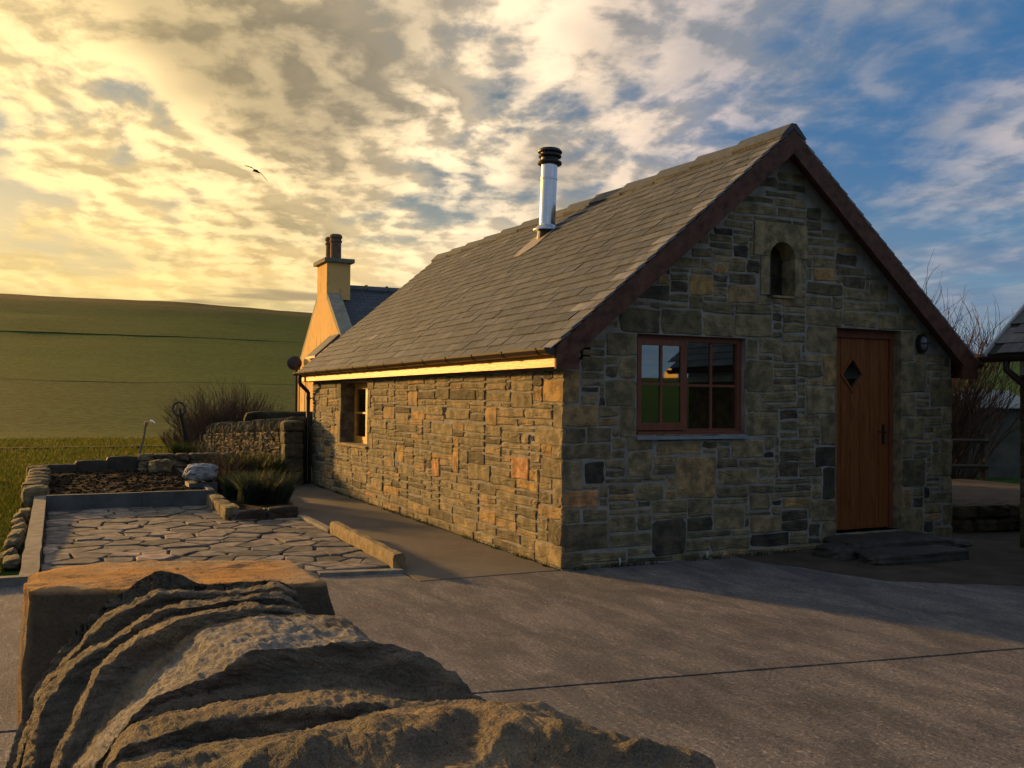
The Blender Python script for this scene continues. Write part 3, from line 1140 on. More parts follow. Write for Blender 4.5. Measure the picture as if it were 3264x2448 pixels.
slist += [b + (min(1, max(0, rs.gauss(.58, .2))), 1) for b in bigs]
for s in fill:
    t_ = rs.random()
    t_ = rs.uniform(.05, .2) if t_ < .10 else (rs.uniform(.82, .97) if t_ > .93 else rs.gauss(.54, .14))
    slist.append(s + (min(1, max(0, t_)), 0))


def lay(lst, fr, parent, r, n_single, gap, dmean, dvar, rough, seedw):
    def size(s):
        c = fr((s[0]+s[2])/2, (s[1]+s[3])/2, 0)
        return (s[2]-s[0])*(s[3]-s[1])/np.sum((c-CAM)**2)
    order = sorted(range(len(lst)), key=lambda i: -size(lst[i]))
    single = set(order[:n_single])
    rest = MB()
    for i, s in enumerate(lst):
        u0, v0, u1, v1, t_, kind = s
        gp = gap*(.6 if kind else 1.0)*r.uniform(.7, 1.35)
        wv = wave((u0+u1)/2, v0, seedw) if not kind else 0
        wv2 = wave((u0+u1)/2, v1, seedw) if not kind else 0
        a = (u0+gp/2, max(.004, v0+wv+gp/2), u1-gp/2, v1+wv2-gp/2)
        if a[2]-a[0] < .03 or a[3]-a[1] < .025:
            continue
        mb = MB() if i in single else rest
        stone_geo(mb, *a, fr, dmean+r.uniform(-dvar, dvar), r, t_, rough*(.6 if kind else 1), .012)
        if i in single:
            mb.build('stone', M_STONE, parent)
    o = rest.build('small_stones', M_STONE, parent)
    o['kind'] = 'stuff'


lay(glist, FG, gable_wall, rg, 150, .017, -.003, .004, .005, 1.0)
lay(slist, FL, side_wall, rs, 150, .018, .001, .006, .0055, 4.0)

# ---- arched light: carved head stone, jambs, sill
hd = MB()
hx0, hx1, hz0, hz1 = 2.266, 2.987, 3.152, 3.512
n1_ = .010
prev = None
head_pts = [(cxa+(ra)*math.cos(math.pi*i/16), zs+ra*math.sin(math.pi*i/16)) for i in range(17)]
for i in range(16):
    a, b = head_pts[i], head_pts[i+1]
    hd.prism([(b[0], max(b[1], hz0)), (a[0], max(a[1], hz0)), (a[0], hz1), (b[0], hz1)], FG, -.20, n1_, .60)
hd.prism([(hx0, hz0), (ARCH[0], hz0), (ARCH[0], hz1), (hx0, hz1)], FG, -.20, n1_, .60)
hd.prism([(ARCH[1], hz0), (hx1, hz0), (hx1, hz1), (ARCH[1], hz1)], FG, -.20, n1_, .60)
head = hd.build('arch_stone', M_STONE_SMOOTH, cottage)
head['label'] = 'carved square head stone over the small arched light'
jb = MB()
jb.prism([(2.356, 2.738), (ARCH[0], 2.738), (ARCH[0], 3.148), (2.356, 3.148)], FG, -.20, .008, .56)
jb.build('arch_jamb', M_STONE_SMOOTH, cottage)
jb = MB()
jb.prism([(ARCH[1], 2.738), (2.908, 2.738), (2.908, 3.148), (ARCH[1], 3.148)], FG, -.20, .008, .60)
jb.build('arch_jamb', M_STONE_SMOOTH, cottage)
sb = MB()
sb.prism([(2.50, 2.712), (2.80, 2.712), (2.80, 2.735), (2.50, 2.735)], FG, -.20, .03, .62)
sb.build('arch_sill', M_STONE_SMOOTH, cottage)
# worn carved marks round the arch (too weathered to read)
mk_ = MB()
rm = random.Random(3)
for i in range(17):
    an = math.pi*(1.02 - 1.04*i/16)
    for s in range(rm.choice((2, 3))):
        rr = ra+.075+rm.uniform(-.02, .02)
        a2 = an+rm.uniform(-.03, .03)
        px, pz = cxa+rr*math.cos(a2), zs+.02+rr*math.sin(a2)
        if pz < hz0+.02 or pz > hz1-.02:
            continue
        dx, dz_ = (math.cos(a2), math.sin(a2)) if rm.random() < .6 else (-math.sin(a2), math.cos(a2))
        ln, wd = rm.uniform(.012, .022), .0035
        mk_.prism([(px-dx*ln-dz_*wd, pz-dz_*ln+dx*wd), (px-dx*ln+dz_*wd, pz-dz_*ln-dx*wd), (px+dx*ln+dz_*wd, pz+dz_*ln-dx*wd), (px+dx*ln-dz_*wd, pz+dz_*ln+dx*wd)], FG, n1_-.004, n1_+.003, .62)
mk_.build('carved_marks', M_STONE_SMOOTH, head)
ap_ = MB()
ap_.prism([(ARCH[0], ARCH[2]), (ARCH[1], ARCH[2])] + head_pts, FG, -.215, -.205)
pane = ap_.build('arched_pane', M_GLASS, cottage)
fr_ = MB()
fr_.prism([(cxa-.012, ARCH[2]), (cxa+.012, ARCH[2]), (cxa+.012, ARCH[3]-.005), (cxa-.012, ARCH[3]-.005)], FG, -.204, -.18)
for zz in (2.95, 3.13):
    fr_.prism([(ARCH[0], zz-.008), (ARCH[1], zz-.008), (ARCH[1], zz+.008), (ARCH[0], zz+.008)], FG, -.204, -.186)
fr_.build('glazing_bar', M_BLACK, pane)

# ---- roof: carcass, slates, ridge
def roof_pt(side, s, y, n):
    """side -1 left slope, +1 right slope; s metres up the slope from the eave edge, n proud of it"""
    c_, s_ = 1/math.sqrt(1+SL*SL), SL/math.sqrt(1+SL*SL)
    ex = -.235 if side < 0 else W+.235
    ez = RZ - SL*(XM+.235) - .02
    return (ex - side*(s*c_) + side*n*s_, y, ez + s*s_ + n*c_)


SLEN = (XM+.235)*math.sqrt(1+SL*SL)
Y0, Y1 = -OV, L+.30
rf = MB()
for side in (-1, 1):
    q_ = [roof_pt(side, 0.02, Y0+.03, -.012), roof_pt(side, SLEN, Y0+.03, -.012), roof_pt(side, SLEN, Y1-.03, -.012), roof_pt(side, 0.02, Y1-.03, -.012)]
    p_ = [roof_pt(side, 0.02, Y0+.03, -.055), roof_pt(side, SLEN, Y0+.03, -.055), roof_pt(side, SLEN, Y1-.03, -.055), roof_pt(side, 0.02, Y1-.03, -.055)]
    rf.add(q_+p_, [(0, 1, 2, 3), (7, 6, 5, 4), (0, 4, 5, 1), (1, 5, 6, 2), (2, 6, 7, 3), (3, 7, 4, 0)])
roof = rf.build('roof', M_DARKROOM, cottage)
roof['label'] = 'slate roof of the stone cottage'
rr_ = random.Random(11)
NR = 24
gauge = (SLEN-.06)/NR
slates = []
for side in (-1, 1):
    for i in range(NR):
        s0 = i*gauge
        y = Y0 - (0 if i % 2 else .12)
        wbase = .33 - .10*i/NR
        while y < Y1-.01:
            w_ = wbase*rr_.uniform(.90, 1.10)
            if Y1-(y+w_) < .12:
                w_ = Y1-y
            if y+w_-Y0 < .10:
                w_ = Y0+.16-y
            a, b = max(y, Y0), min(y+w_, Y1)
            y += w_
            slates.append((side, s0, a, b))
hole = (1.93, 2.33)


def slate_geo(mb, side, s0, a, b, tint):
    ln = min(gauge*1.75, SLEN-s0)
    th = rr_.uniform(.010, .016)
    lift = rr_.uniform(.014, .019)
    j = lambda q_: rr_.uniform(-q_, q_)
    jj = [j(.006) for _ in range(4)]
    lo0, lo1 = s0+j(.003), s0+j(.003)
    P = lambda s, y, n: roof_pt(side, s, y, n)
    t2 = j(.0015)
    vs_ = [P(lo0, a+.004, lift+t2), P(lo1, b-.004, lift-t2), P(s0+ln, b-.004, -.004), P(s0+ln, a+.004, -.004),
           P(lo0, a+.004, lift+th+t2), P(lo1, b-.004, lift+th-t2), P(s0+ln, b-.004, th-.004), P(s0+ln, a+.004, th-.004)]
    fs = [(3, 2, 1, 0), (4, 5, 6, 7), (0, 1, 5, 4), (1, 2, 6, 5), (2, 3, 7, 6), (3, 0, 4, 7)]
    mb.add(vs_, fs, tint)


def slate_rank(s):
    if s[0] > 0:
        return 1e9
    c_ = np.array(roof_pt(s[0], s[1], (s[2]+s[3])/2, 0))
    return np.sum((c_-CAM)**2)/(s[3]-s[2])


order = sorted(range(len(slates)), key=lambda i: slate_rank(slates[i]))
single = set(order[:290])
rest = MB()
for i, s in enumerate(slates):
    t_ = min(1, max(0, rr_.gauss(.45, .2)))
    if s[2] <= Y0+.001:
        t_ = rr_.uniform(.85, 1.0)
    if i in single:
        mb = MB()
        slate_geo(mb, *s, t_)
        mb.build('slate', M_SLATE, roof)
    else:
        slate_geo(rest, *s, t_)
rest.build('slate_field', M_SLATE, roof)['kind'] = 'stuff'
# ridge stones
nrid = 13
for i in range(nrid):
    a = Y0-.005 + (Y1-Y0)*i/nrid
    b = Y0 + (Y1-Y0)*(i+1)/nrid + .03
    up0, up1 = .014, .048                     # each piece lifts over the next one
    if i == 0:
        up0 = .035
    mb = MB()
    zt = RZ-.005
    for (y, up) in ((a, up0), (b, up1)):
        for (dx, dz_) in ((-.17, -.17*SL+.014), (-.03, .010), (.03, .010), (.17, -.17*SL+.014), (.15, -.17*SL-.012), (0, -.045), (-.15, -.17*SL-.012)):
            mb.v.append((XM+dx+rr_.uniform(-.004, .004), y, zt+dz_+up+rr_.uniform(-.003, .003)))
            mb.t.append(rr_.uniform(.15, .5))
    mb.f = [(0, 1, 8, 7), (1, 2, 9, 8), (2, 3, 10, 9), (3, 4, 11, 10), (4, 5, 12, 11), (5, 6, 13, 12), (6, 0, 7, 13), (6, 5, 4, 3, 2, 1, 0), (7, 8, 9, 10, 11, 12, 13)]
    mb.build('ridge_stone', M_SLATE, roof)

# ---- bargeboards, soffit boards
zap = RZ-.028
for side in (-1, 1):
    sx = lambda d: XM + side*d
    HW = XM+.185
    poly = [(sx(0), zap), (sx(HW), zap-SL*HW), (sx(HW), 1.892), (sx(XM-.06), 1.892), (sx(XM-.06), zap-.245-SL*(XM-.06)), (sx(0), zap-.245)]
    if side > 0:
        poly = poly[::-1]
    mb = MB()
    mb.prism(poly, frame((0, 0, 0), (1, 0, 0), (0, 0, 1), (0, -1, 0)), OV-.028, OV+.004)
    mb.build('bargeboard', M_BARGE, cottage)
    mb = MB()
    top, bot = .10, .125
    q_ = [(sx(0), zap-top), (sx(HW-.02), zap-SL*(HW-.02)-top), (sx(HW-.02), zap-SL*(HW-.02)-bot), (sx(0), zap-bot)]
    if side > 0:
        q_ = q_[::-1]
    mb.prism(q_, frame((0, 0, 0), (1, 0, 0), (0, 0, 1), (0, -1, 0)), -.05, OV-.030)
    mb.build('gable_soffit', M_BARGE, cottage)

# ---- fascia, soffit, gutter, downpipe on the sunlit side
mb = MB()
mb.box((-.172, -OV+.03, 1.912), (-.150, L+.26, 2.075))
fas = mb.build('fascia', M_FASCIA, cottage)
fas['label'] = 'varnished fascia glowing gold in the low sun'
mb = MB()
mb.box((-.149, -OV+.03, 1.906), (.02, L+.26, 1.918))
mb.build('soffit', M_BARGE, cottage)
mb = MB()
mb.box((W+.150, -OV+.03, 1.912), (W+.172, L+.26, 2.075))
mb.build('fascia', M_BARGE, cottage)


def gutter(xc, zc, ya, yb, r_, parent, axis='y', n=10):
    mb = MB()
    prof = []
    for i in range(n+1):
        an = math.pi + math.pi*i/n
        prof.append((r_*math.cos(an), r_*math.sin(an)))
    inner = [(a*.90, b*.90+.001) for a, b in reversed(prof)]
    pr = prof+inner
    k2 = len(pr)
    vs_ = [(xc+a, ya, zc+b) for a, b in pr] + [(xc+a, yb, zc+b) for a, b in pr]
    fs = [(i, (i+1) % k2, (i+1) % k2+k2, i+k2) for i in range(k2)] + [tuple(range(k2-1, -1, -1)), tuple(range(k2, 2*k2))]
    # end stops
    mb.add(vs_, fs)
    for yy in (ya, yb):
        e = .006 if yy == yb else -.006
        poly = [(xc+a, zc+b) for a, b in prof]
        mb.prism(poly, frame((0, yy, 0), (1, 0, 0), (0, 0, 1), (0, 1, 0)), min(0, e), max(0, e))
    o = mb.build('gutter', M_GUTTER, parent, smooth=False)
    return o


gut = gutter(-.238, 2.085, -OV+.015, L+.36, .066, cottage)
for i in range(14):
    y = .0 + i*.76
    mb = MB()
    for j in range(9):
        an = math.pi + math.pi*j/8
        an2 = math.pi + math.pi*(j+1)/8
        if j == 8:
            break
        for _r in (1,):
            a0 = (-.238+.072*math.cos(an), 2.085+.072*math.sin(an))
            a1 = (-.238+.072*math.cos(an2), 2.085+.072*math.sin(an2))
            b0 = (-.238+.0665*math.cos(an), 2.085+.0665*math.sin(an))
            b1 = (-.238+.0665*math.cos(an2), 2.085+.0665*math.sin(an2))
            mb.prism([a0, a1, b1, b0], frame((0, 0, 0), (1, 0, 0), (0, 0, 1), (0, 1, 0)), y-.014, y+.014)
    mb.build('gutter_bracket', M_GUTTER, gut)
mb = MB()
pth = [(-.238, L+.02, 2.02), (-.238, L+.02, 1.90), (-.225, L+.02, 1.86), (-.10, L+.02, 1.74), (-.075, L+.02, 1.70), (-.075, L+.02, 1.62), (-.075, L+.02, .08), (-.10, L-.0, .03)]
mb.tube(pth, .036, 10)
dp = mb.build('downpipe', M_GUTTER, cottage, smooth=True)
for zz in (1.60, 1.02, .4):
    mb = MB()
    mb.lathe([(.043, -.018), (.043, .018)], (-.075, L+.02, zz), 10)
    mb.box((-.075, L+.01, zz-.01), (.0, L+.03, zz+.01))
    mb.build('pipe_clip', M_GUTTER, dp)
# gutter seen end-on at the other eave
gutter(W+.238, 2.085, -OV+.015, L+.30, .066, cottage)

# ---- flue
fb = np.array([2.10, 4.37, 4.06])
lean = Vector((.035, 0.0, 1.0)).normalized()
flue = MB()
flue.lathe([(.118, -.10), (.118, .76), (.124, .765), (.124, .785), (.118, .79), (.118, 1.02)], fb, 28, lean)
fl = flue.build('flue_pipe', M_STEEL, cottage, smooth=True)
fl['label'] = 'tall stainless steel flue with black cap'
mb = MB()
mb.lathe([(.125, .985), (.172, .99), (.180, 1.005), (.176, 1.03), (.128, 1.05), (.128, 1.085), (.165, 1.095), (.172, 1.11), (.165, 1.13), (.135, 1.14), (.135, 1.16), (.178, 1.165), (.178, 1.185), (.15, 1.215), (.06, 1.235)], fb, 28, lean)
mb.build('flue_cap', M_BLACK, fl)
mb = MB()
mb.lathe([(.119, .10), (.125, .09), (.205, .02), (.205, .012), (.118, .012)], fb, 28, lean)
mb.build('storm_collar', M_STEEL, fl)
mb = MB()
mb.lathe([(.17, -.34), (.155, -.16), (.135, .0), (.12, .01)], fb, 20, lean)
mb.build('rubber_boot', M_BLACK, fl)
mb = MB()
s_c = (2.10+.235)*math.sqrt(1+SL*SL)
def fpt(s, y, n):
    return roof_pt(-1, s, y, n)
q_ = [fpt(s_c-.58, 4.30, .034), fpt(s_c-.40, 4.12, .034), fpt(s_c+.10, 4.14, .034), fpt(s_c+.10, 4.62, .034), fpt(s_c-.40, 4.62, .034), fpt(s_c-.58, 4.52, .034)]
p_ = [fpt(s_c-.58, 4.30, .028), fpt(s_c-.40, 4.12, .028), fpt(s_c+.10, 4.14, .028), fpt(s_c+.10, 4.62, .028), fpt(s_c-.40, 4.62, .028), fpt(s_c-.58, 4.52, .028)]
mb.add(q_+p_, [(5, 4, 3, 2, 1, 0), (6, 7, 8, 9, 10, 11)] + [(i, (i+1) % 6, (i+1) % 6+6, i+6) for i in range(6)])
mb.build('lead_flashing', M_LEAD, fl)

# ---- windows
def bar(mb, fr, a, b, c, d, n0, n1):
    mb.prism([(a, c), (b, c), (b, d), (a, d)], fr, n0, n1)


def casement_window(name, fr, op, rec, mat, cols, label):
    a, b, c, d = op
    root = MB()
    e = .055
    bar(root, fr, a, b, c, c+e, -rec-.07, -rec)
    bar(root, fr, a, b, d-e, d, -rec-.07, -rec)
    bar(root, fr, a, a+e, c+e, d-e, -rec-.07, -rec)
    bar(root, fr, b-e, b, c+e, d-e, -rec-.07, -rec)
    win = root.build(name, mat, cottage)
    win['label'] = label
    return win


# gable window: fixed right light, opening casement on the left
gwin = casement_window('window', FG, WIN, .085, M_FRAME, 4, 'wide brown timber window of eight panes in the gable')
a, b, c, d = WIN
mid = a + (b-a)*.465
ms = MB()
bar(ms, FG, mid-.028, mid+.028, c+.055, d-.055, -.155, -.085)
ms.build('mullion', M_FRAME, gwin)
cs = MB()                                         # casement leaf, proud of the frame
x0, x1, z0, z1 = a+.035, mid-.012, c+.045, d-.045
bar(cs, FG, x0, x1, z0, z0+.075, -.082, -.055)
bar(cs, FG, x0, x1, z1-.06, z1, -.082, -.055)
bar(cs, FG, x0, x0+.05, z0+.075, z1-.06, -.082, -.055)
bar(cs, FG, x1-.06, x1, z0+.075, z1-.06, -.082, -.055)
case = cs.build('casement', M_FRAME, gwin)
for (xx0, xx1, zz0, zz1, par, nn) in ((x0+.05, x1-.06, z0+.075, z1-.06, case, -.066), (mid+.028, b-.055, c+.055, d-.055, gwin, -.115)):
    mx, mz = (xx0+xx1)/2, (zz0+zz1)/2
    gb = MB()
    bar(gb, FG, mx-.014, mx+.014, zz0, zz1, nn-.012, nn+.010)
    bar(gb, FG, xx0, mx-.014, mz-.013, mz+.013, nn-.012, nn+.008)
    bar(gb, FG, mx+.014, xx1, mz-.013, mz+.013, nn-.012, nn+.008)
    gb.build('glazing_bars', M_FRAME, par if par is gwin else gwin)
    for (pa, pb) in ((xx0, mx-.014), (mx+.014, xx1)):
        for (pc, pd) in ((zz0, mz-.013), (mz+.013, zz1)):
            pm = MB()
            pm.prism([(pa, pc), (pb, pc), (pb, pd), (pa, pd)], FG, nn-.008, nn-.004)
            pm.build('pane', M_GLASS, gwin)
wb = MB()
bar(wb, FG, a+.02, b-.02, c-.006, c+.03, -.082, -.02)
wb.build('timber_sill', M_FRAME, gwin)
ss = MB()
ss.prism([(a-.02, c-.045), (b+.0, c-.045), (b+.0, c-.012), (a-.02, c-.012)], FG, -.20, .045, .45)
si = ss.build('window_sill', m_plain('blue_sill_slate', (.20, .25, .29), .55, .2, 6, .003, 30), cottage)
# blinds hanging behind the glass
bl = MB()
for i in range(26):
    zz = c+.05+i*.036
    bl.add([FG(a+.05, zz, -.26), FG(b-.05, zz, -.26), FG(b-.05, zz+.022, -.235), FG(a+.05, zz+.022, -.235)], [(0, 1, 2, 3)])
blo = bl.build('blind_slats', m_plain('blind', (.10, .055, .03), .7, .2, 3), gwin)
blo['kind'] = 'stuff'

# side window, deep reveal
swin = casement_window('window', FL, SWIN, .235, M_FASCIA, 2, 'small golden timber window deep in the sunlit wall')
a, b, c, d = SWIN
sm = MB()
mx, mz = (a+b)/2, (c+d)/2
bar(sm, FL, mx-.03, mx+.03, c+.055, d-.055, -.30, -.225)
sm.build('mullion', M_FASCIA, swin)
for (xx0, xx1) in ((a+.055, mx-.03), (mx+.03, b-.055)):
    lf = MB()
    bar(lf, FL, xx0, xx1, c+.055, c+.11, -.29, -.228)
    bar(lf, FL, xx0, xx1, d-.105, d-.055, -.29, -.228)
    bar(lf, FL, xx0, xx1, mz-.015, mz+.015, -.285, -.232)
    bar(lf, FL, xx0, xx0+.045, c+.11, d-.105, -.29, -.228)
    bar(lf, FL, xx1-.045, xx1, c+.11, d-.105, -.29, -.228)
    lf.build('casement', M_FASCIA, swin)
    for (pc, pd) in ((c+.11, mz-.015), (mz+.015, d-.105)):
        pm = MB()
        pm.prism([(xx0+.045, pc), (xx1-.045, pc), (xx1-.045, pd), (xx0+.045, pd)], FL, -.268, -.262)
        pm.build('pane', M_GLASS, swin)
ss = MB()
ss.prism([(a-.03, c-.035), (b+.03, c-.035), (b+.03, c-.002), (a-.03, c-.002)], FL, -.30, .035, .75)
ss.build('window_sill', M_STONE_SMOOTH, cottage)
# stone linings of the side reveal
for (u0, u1) in ((a-.02, a+.001), (b-.001, b+.02)):
    rv = MB()
    rv.prism([(u0, c), (u1, c), (u1, d+.02), (u0, d+.02)], FL, -.30, -.004, .35)
    rv.build('reveal', M_STONE_SMOOTH, cottage)

# ---- door
a, b, c, d = DOOR
rec = .14
df = MB()
bar(df, FG, a, a+.05, c, d, -rec-.08, -rec+.02)
bar(df, FG, b-.05, b, c, d, -rec-.08, -rec+.02)
bar(df, FG, a+.05, b-.05, d-.09, d, -rec-.08, -rec+.02)
dframe = df.build('door_frame', M_FRAME, cottage)
xl, xr, zb, zt = a+.052, b-.052, c+.012, d-.092
dcx, dcz, hw, hh = 3.80, 1.925, .150, .175
nb = 6
door = None
dm = MB()
bar(dm, FG, xl, xr, zb, zt, -rec-.05, -rec-.035)
door = dm.build('door', M_DOOR, cottage)
door['label'] = 'orange brown plank door with diamond pane'
for i in range(nb):                                    # upright boards with v joints, cut round the diamond
    u0, u1 = xl+(xr-xl)*i/nb, xl+(xr-xl)*(i+1)/nb
    g_ = .003
    lo = u0+g_
    hi = u1-g_
    def ext(x):
        q_ = 1-abs(x-dcx)/(hw+.03)
        return (hh+.035)*q_ if q_ > 0 else None
    cuts = sorted({lo, hi} | {x for x in (dcx, dcx-hw-.03, dcx+hw+.03) if lo < x < hi})
    pb = MB()
    for x_a, x_b in zip(cuts, cuts[1:]):
        m_ = (x_a+x_b)/2
        if ext(m_) is None:
            pb.prism([(x_a, zb), (x_b, zb), (x_b, zt), (x_a, zt)], FG, -rec-.034, -rec-.010)
        else:
            ea, eb = ext(x_a) or 0, ext(x_b) or 0
            pb.prism([(x_a, zb), (x_b, zb), (x_b, dcz-eb), (x_a, dcz-ea)], FG, -rec-.034, -rec-.010)
            pb.prism([(x_a, dcz+ea), (x_b, dcz+eb), (x_b, zt), (x_a, zt)], FG, -rec-.034, -rec-.010)
    pb.build('plank', M_DOOR, door)
dd_ = MB()
dd_.prism([(dcx, dcz-hh), (dcx+hw, dcz), (dcx, dcz+hh), (dcx-hw, dcz)], FG, -rec-.033, -rec-.022)
dd_.build('diamond_pane', M_GLASS, door)
bd = MB()
o4 = [(dcx, dcz-hh-.038), (dcx+hw+.034, dcz), (dcx, dcz+hh+.038), (dcx-hw-.034, dcz)]
i4 = [(dcx, dcz-hh+.004), (dcx+hw-.003, dcz), (dcx, dcz+hh-.004), (dcx-hw+.003, dcz)]
for i in range(4):
    j = (i+1) % 4
    bd.prism([o4[i], o4[j], i4[j], i4[i]], FG, -rec-.034, -rec+.004)
bd.build('diamond_bead', M_DOOR, door)
hn = MB()
bar(hn, FG, xr-.10, xr-.06, 1.13, 1.36, -rec-.010, -rec-.002)
hn.tube([FG(xr-.08, 1.27, -rec-.002), FG(xr-.08, 1.27, -rec+.04), FG(xr-.20, 1.275, -rec+.045)], .009, 8)
hn.build('handle', M_BLACK, door)
ts = MB()
ts.prism([(a-.01, c-.018), (b+.01, c-.018), (b+.01, c), (a-.01, c)], FG, -.22, -.02, .6)
ts.build('threshold', M_LEAD, cottage)
for (u0, u1) in ((a-.015, a+.001), (b-.001, b+.015)):
    rv = MB()
    rv.prism([(u0, c), (u1, c), (u1, d), (u0, d)], FG, -.24, -.006, .45)
    rv.build('reveal', M_STONE_SMOOTH, cottage)

# ---- bulkhead lamp beside the door
lc = FG(4.70, 2.295, 0)
lb = MB()
prof = []
n = 22
ov = [(.068*math.cos(2*math.pi*i/n), .108*math.sin(2*math.pi*i/n)) for i in range(n)]
lb.prism([(4.70+u, 2.295+v) for u, v in ov], FG, -.005, .055)
lamp = lb.build('wall_lamp', M_BLACK, cottage)
gl_ = MB()
for k2, (sc, nn) in enumerate(((.80, .056), (.76, .075), (.60, .095), (.3, .106))):
    for u, v in ov:
        gl_.v.append(tuple(FG(4.70+u*sc, 2.295+v*sc, nn)))
        gl_.t.append(.5)
for k2 in range(3):
    for i in range(n):
        gl_.f.append((k2*n+i, k2*n+(i+1) % n, (k2+1)*n+(i+1) % n, (k2+1)*n+i))
gl_.f.append(tuple(range(3*n, 4*n)))
gl_.build('lamp_glass', m_plain('opal_glass', (.12, .14, .16), .4, .1, 3), lamp, smooth=True)
cg = MB()
cg.tube([FG(4.70, 2.295+.100, .05), FG(4.70, 2.295+.07, .10), FG(4.70, 2.295, .112), FG(4.70, 2.295-.07, .10), FG(4.70, 2.295-.100, .05)], .006, 6)
cg.tube([FG(4.70-.062, 2.295, .05), FG(4.70-.05, 2.295, .10), FG(4.70, 2.295, .114), FG(4.70+.05, 2.295, .10), FG(4.70+.062, 2.295, .05)], .006, 6)
cg.build('lamp_guard', M_BLACK, lamp)


# ================================================================== THINGS AROUND THE COTTAGE
def rock_geo(mb, c, size, rz=0.0, seed=0.0, n=5, pw=4.0, amp=.10, tint=.5, tilt=(0, 0)):
    """rounded, chipped block; size = full extents"""
    c = Vector(c)
    idx, vs_, fs = {}, [], []
    M = Matrix.Rotation(rz, 3, 'Z') @ Matrix.Rotation(tilt[0], 3, 'X') @ Matrix.Rotation(tilt[1], 3, 'Y')

    def vert(p):
        key = tuple(round(a, 4) for a in p)
        if key in idx:
            return idx[key]
        v = Vector(p)
        q_ = (abs(v.x)**pw+abs(v.y)**pw+abs(v.z)**pw)**(1/pw)
        v = v/q_
        d = 1+amp*mnoise.fractal(v*1.3+Vector((seed, seed*.7, 0)), 1.0, 2.0, 3) + amp*.5*(mnoise.cell(v*2.2+Vector((seed, 0, seed)))-.5)
        v = Vector((v.x*size[0]/2, v.y*size[1]/2, v.z*size[2]/2))*d
        idx[key] = len(vs_)
        vs_.append(c + M @ v)
        return idx[key]
    L5 = [-1+2*i/n for i in range(n+1)]
    for ax in range(3):
        for sg in (-1, 1):
            for i in range(n):
                for j in range(n):
                    def P(a, b):
                        p = [0, 0, 0]
                        p[ax] = sg
                        p[(ax+1) % 3] = L5[a]
                        p[(ax+2) % 3] = L5[b]
                        return p
                    q_ = [vert(P(i, j)), vert(P(i+1, j)), vert(P(i+1, j+1)), vert(P(i, j+1))]
                    fs.append(tuple(q_ if sg > 0 else q_[::-1]))
    mb.add(vs_, fs, tint)
    return mb


# ---- doorstep: two dark rough slabs
mb = rock_geo(MB(), (3.86, -.33, .05), (1.36, .62, .23), -.10, 3.1, 9, 8, .05)
tag(mb.build('doorstep', M_STEP), 'upper dark stone step right under the orange door', 'step', 'doorsteps')
mb = rock_geo(MB(), (3.62, -.84, .02), (1.26, .46, .18), -.05, 8.7, 9, 8, .06)
tag(mb.build('doorstep', M_STEP), 'lower dark stone step jutting out in front of the upper one', 'step', 'doorsteps')
mb = rock_geo(MB(), (3.05, -.42, .04), (.40, .46, .18), .2, 1.7, 6, 4, .11)
tag(mb.build('rock', M_STEP), 'dark rough stone at the left end of the doorstep', 'stone')
mb = rock_geo(MB(), (4.78, -.30, .02), (.55, .40, .10), .15, 5.5, 6, 4, .11)
tag(mb.build('rock', M_STEP), 'flat dark stone at the right end of the doorstep', 'stone')
for i, (x, z) in enumerate(((.62, .05), (1.66, .05))):
    mb = MB()
    mb.tube([(x, -.022, .01), (x, -.03, .05), (x, -.024, .085)], .010, 6)
    tag(mb.build('vent_pipe', M_WHITEPAINT), ['small pale pipe stub at the gable foot near the corner', 'small pale pipe stub at the gable foot below the window'][i], 'pipe', 'pipe stubs')

# ---- outbuilding on the right of the yard
hut = empty('outbuilding', (6.6, -3.0, 0), 'low stone outbuilding with slate roof at the right edge', 'outbuilding')
hx, hy0, hy1, hez = 5.42, -5.2, -.74, 2.10
mb = MB()
mb.box((hx, hy0, -.02), (hx+.3, hy1, 1.93))
mb.box((hx+2.9, hy0, -.02), (hx+3.2, hy1, 1.93))
mb.box((hx+.3, hy1-.3, -.02), (hx+2.9, hy1, 1.93))
mb.box((hx+.3, hy0, -.02), (hx+2.9, hy0+.3, 1.93))
for yy in (hy0, hy1-.3):
    mb.prism([(hx, 2.09), (hx+3.2, 2.09), (hx+1.6, 3.42)], frame((0, yy, 0), (1, 0, 0), (0, 0, 1), (0, 1, 0)), 0, .3)
hw_ = mb.build('wall', M_HUTWALL, hut)
rh = random.Random(9)
hfr = frame((hx, hy1, 0), (0, -1, 0), (0, 0, 1), (-1, 0, 0))
for s in courses(1.5, lambda u: 1.93, [], rh, (.12, .16, .2, .24), (.2, .5), .2):
    m_ = MB()
    stone_geo(m_, s[0]+.008, s[1]+.008, s[2]-.008, s[3]-.008, hfr, .016, rh, rh.random(), .008)
    m_.build('stone', M_HUTWALL, hw_)
mb = MB()
mb.box((hx-.02, hy0+.01, 1.93), (hx+.28, hy1-.01, 2.09))
mb.build('wall_head', M_WHITEPAINT, hut)
mb = MB()
for side in (-1, 1):
    cx_ = hx+1.6
    e = 1.9
    sl = .84
    z0 = 2.11
    pts_ = [(cx_+side*e, z0), (cx_, z0+sl*e), (cx_, z0+sl*e+.06), (cx_+side*(e+.03), z0+.05)]
    if side > 0:
        pts_ = pts_[::-1]
    mb.prism(pts_, frame((0, 0, 0), (1, 0, 0), (0, 0, 1), (0, 1, 0)), hy0-.15, hy1+.16)
hr_ = mb.build('roof', M_DARKROOM, hut)
mb = MB()
rh2 = random.Random(4)
c_, s_ = 1/math.sqrt(1+.84**2), .84/math.sqrt(1+.84**2)
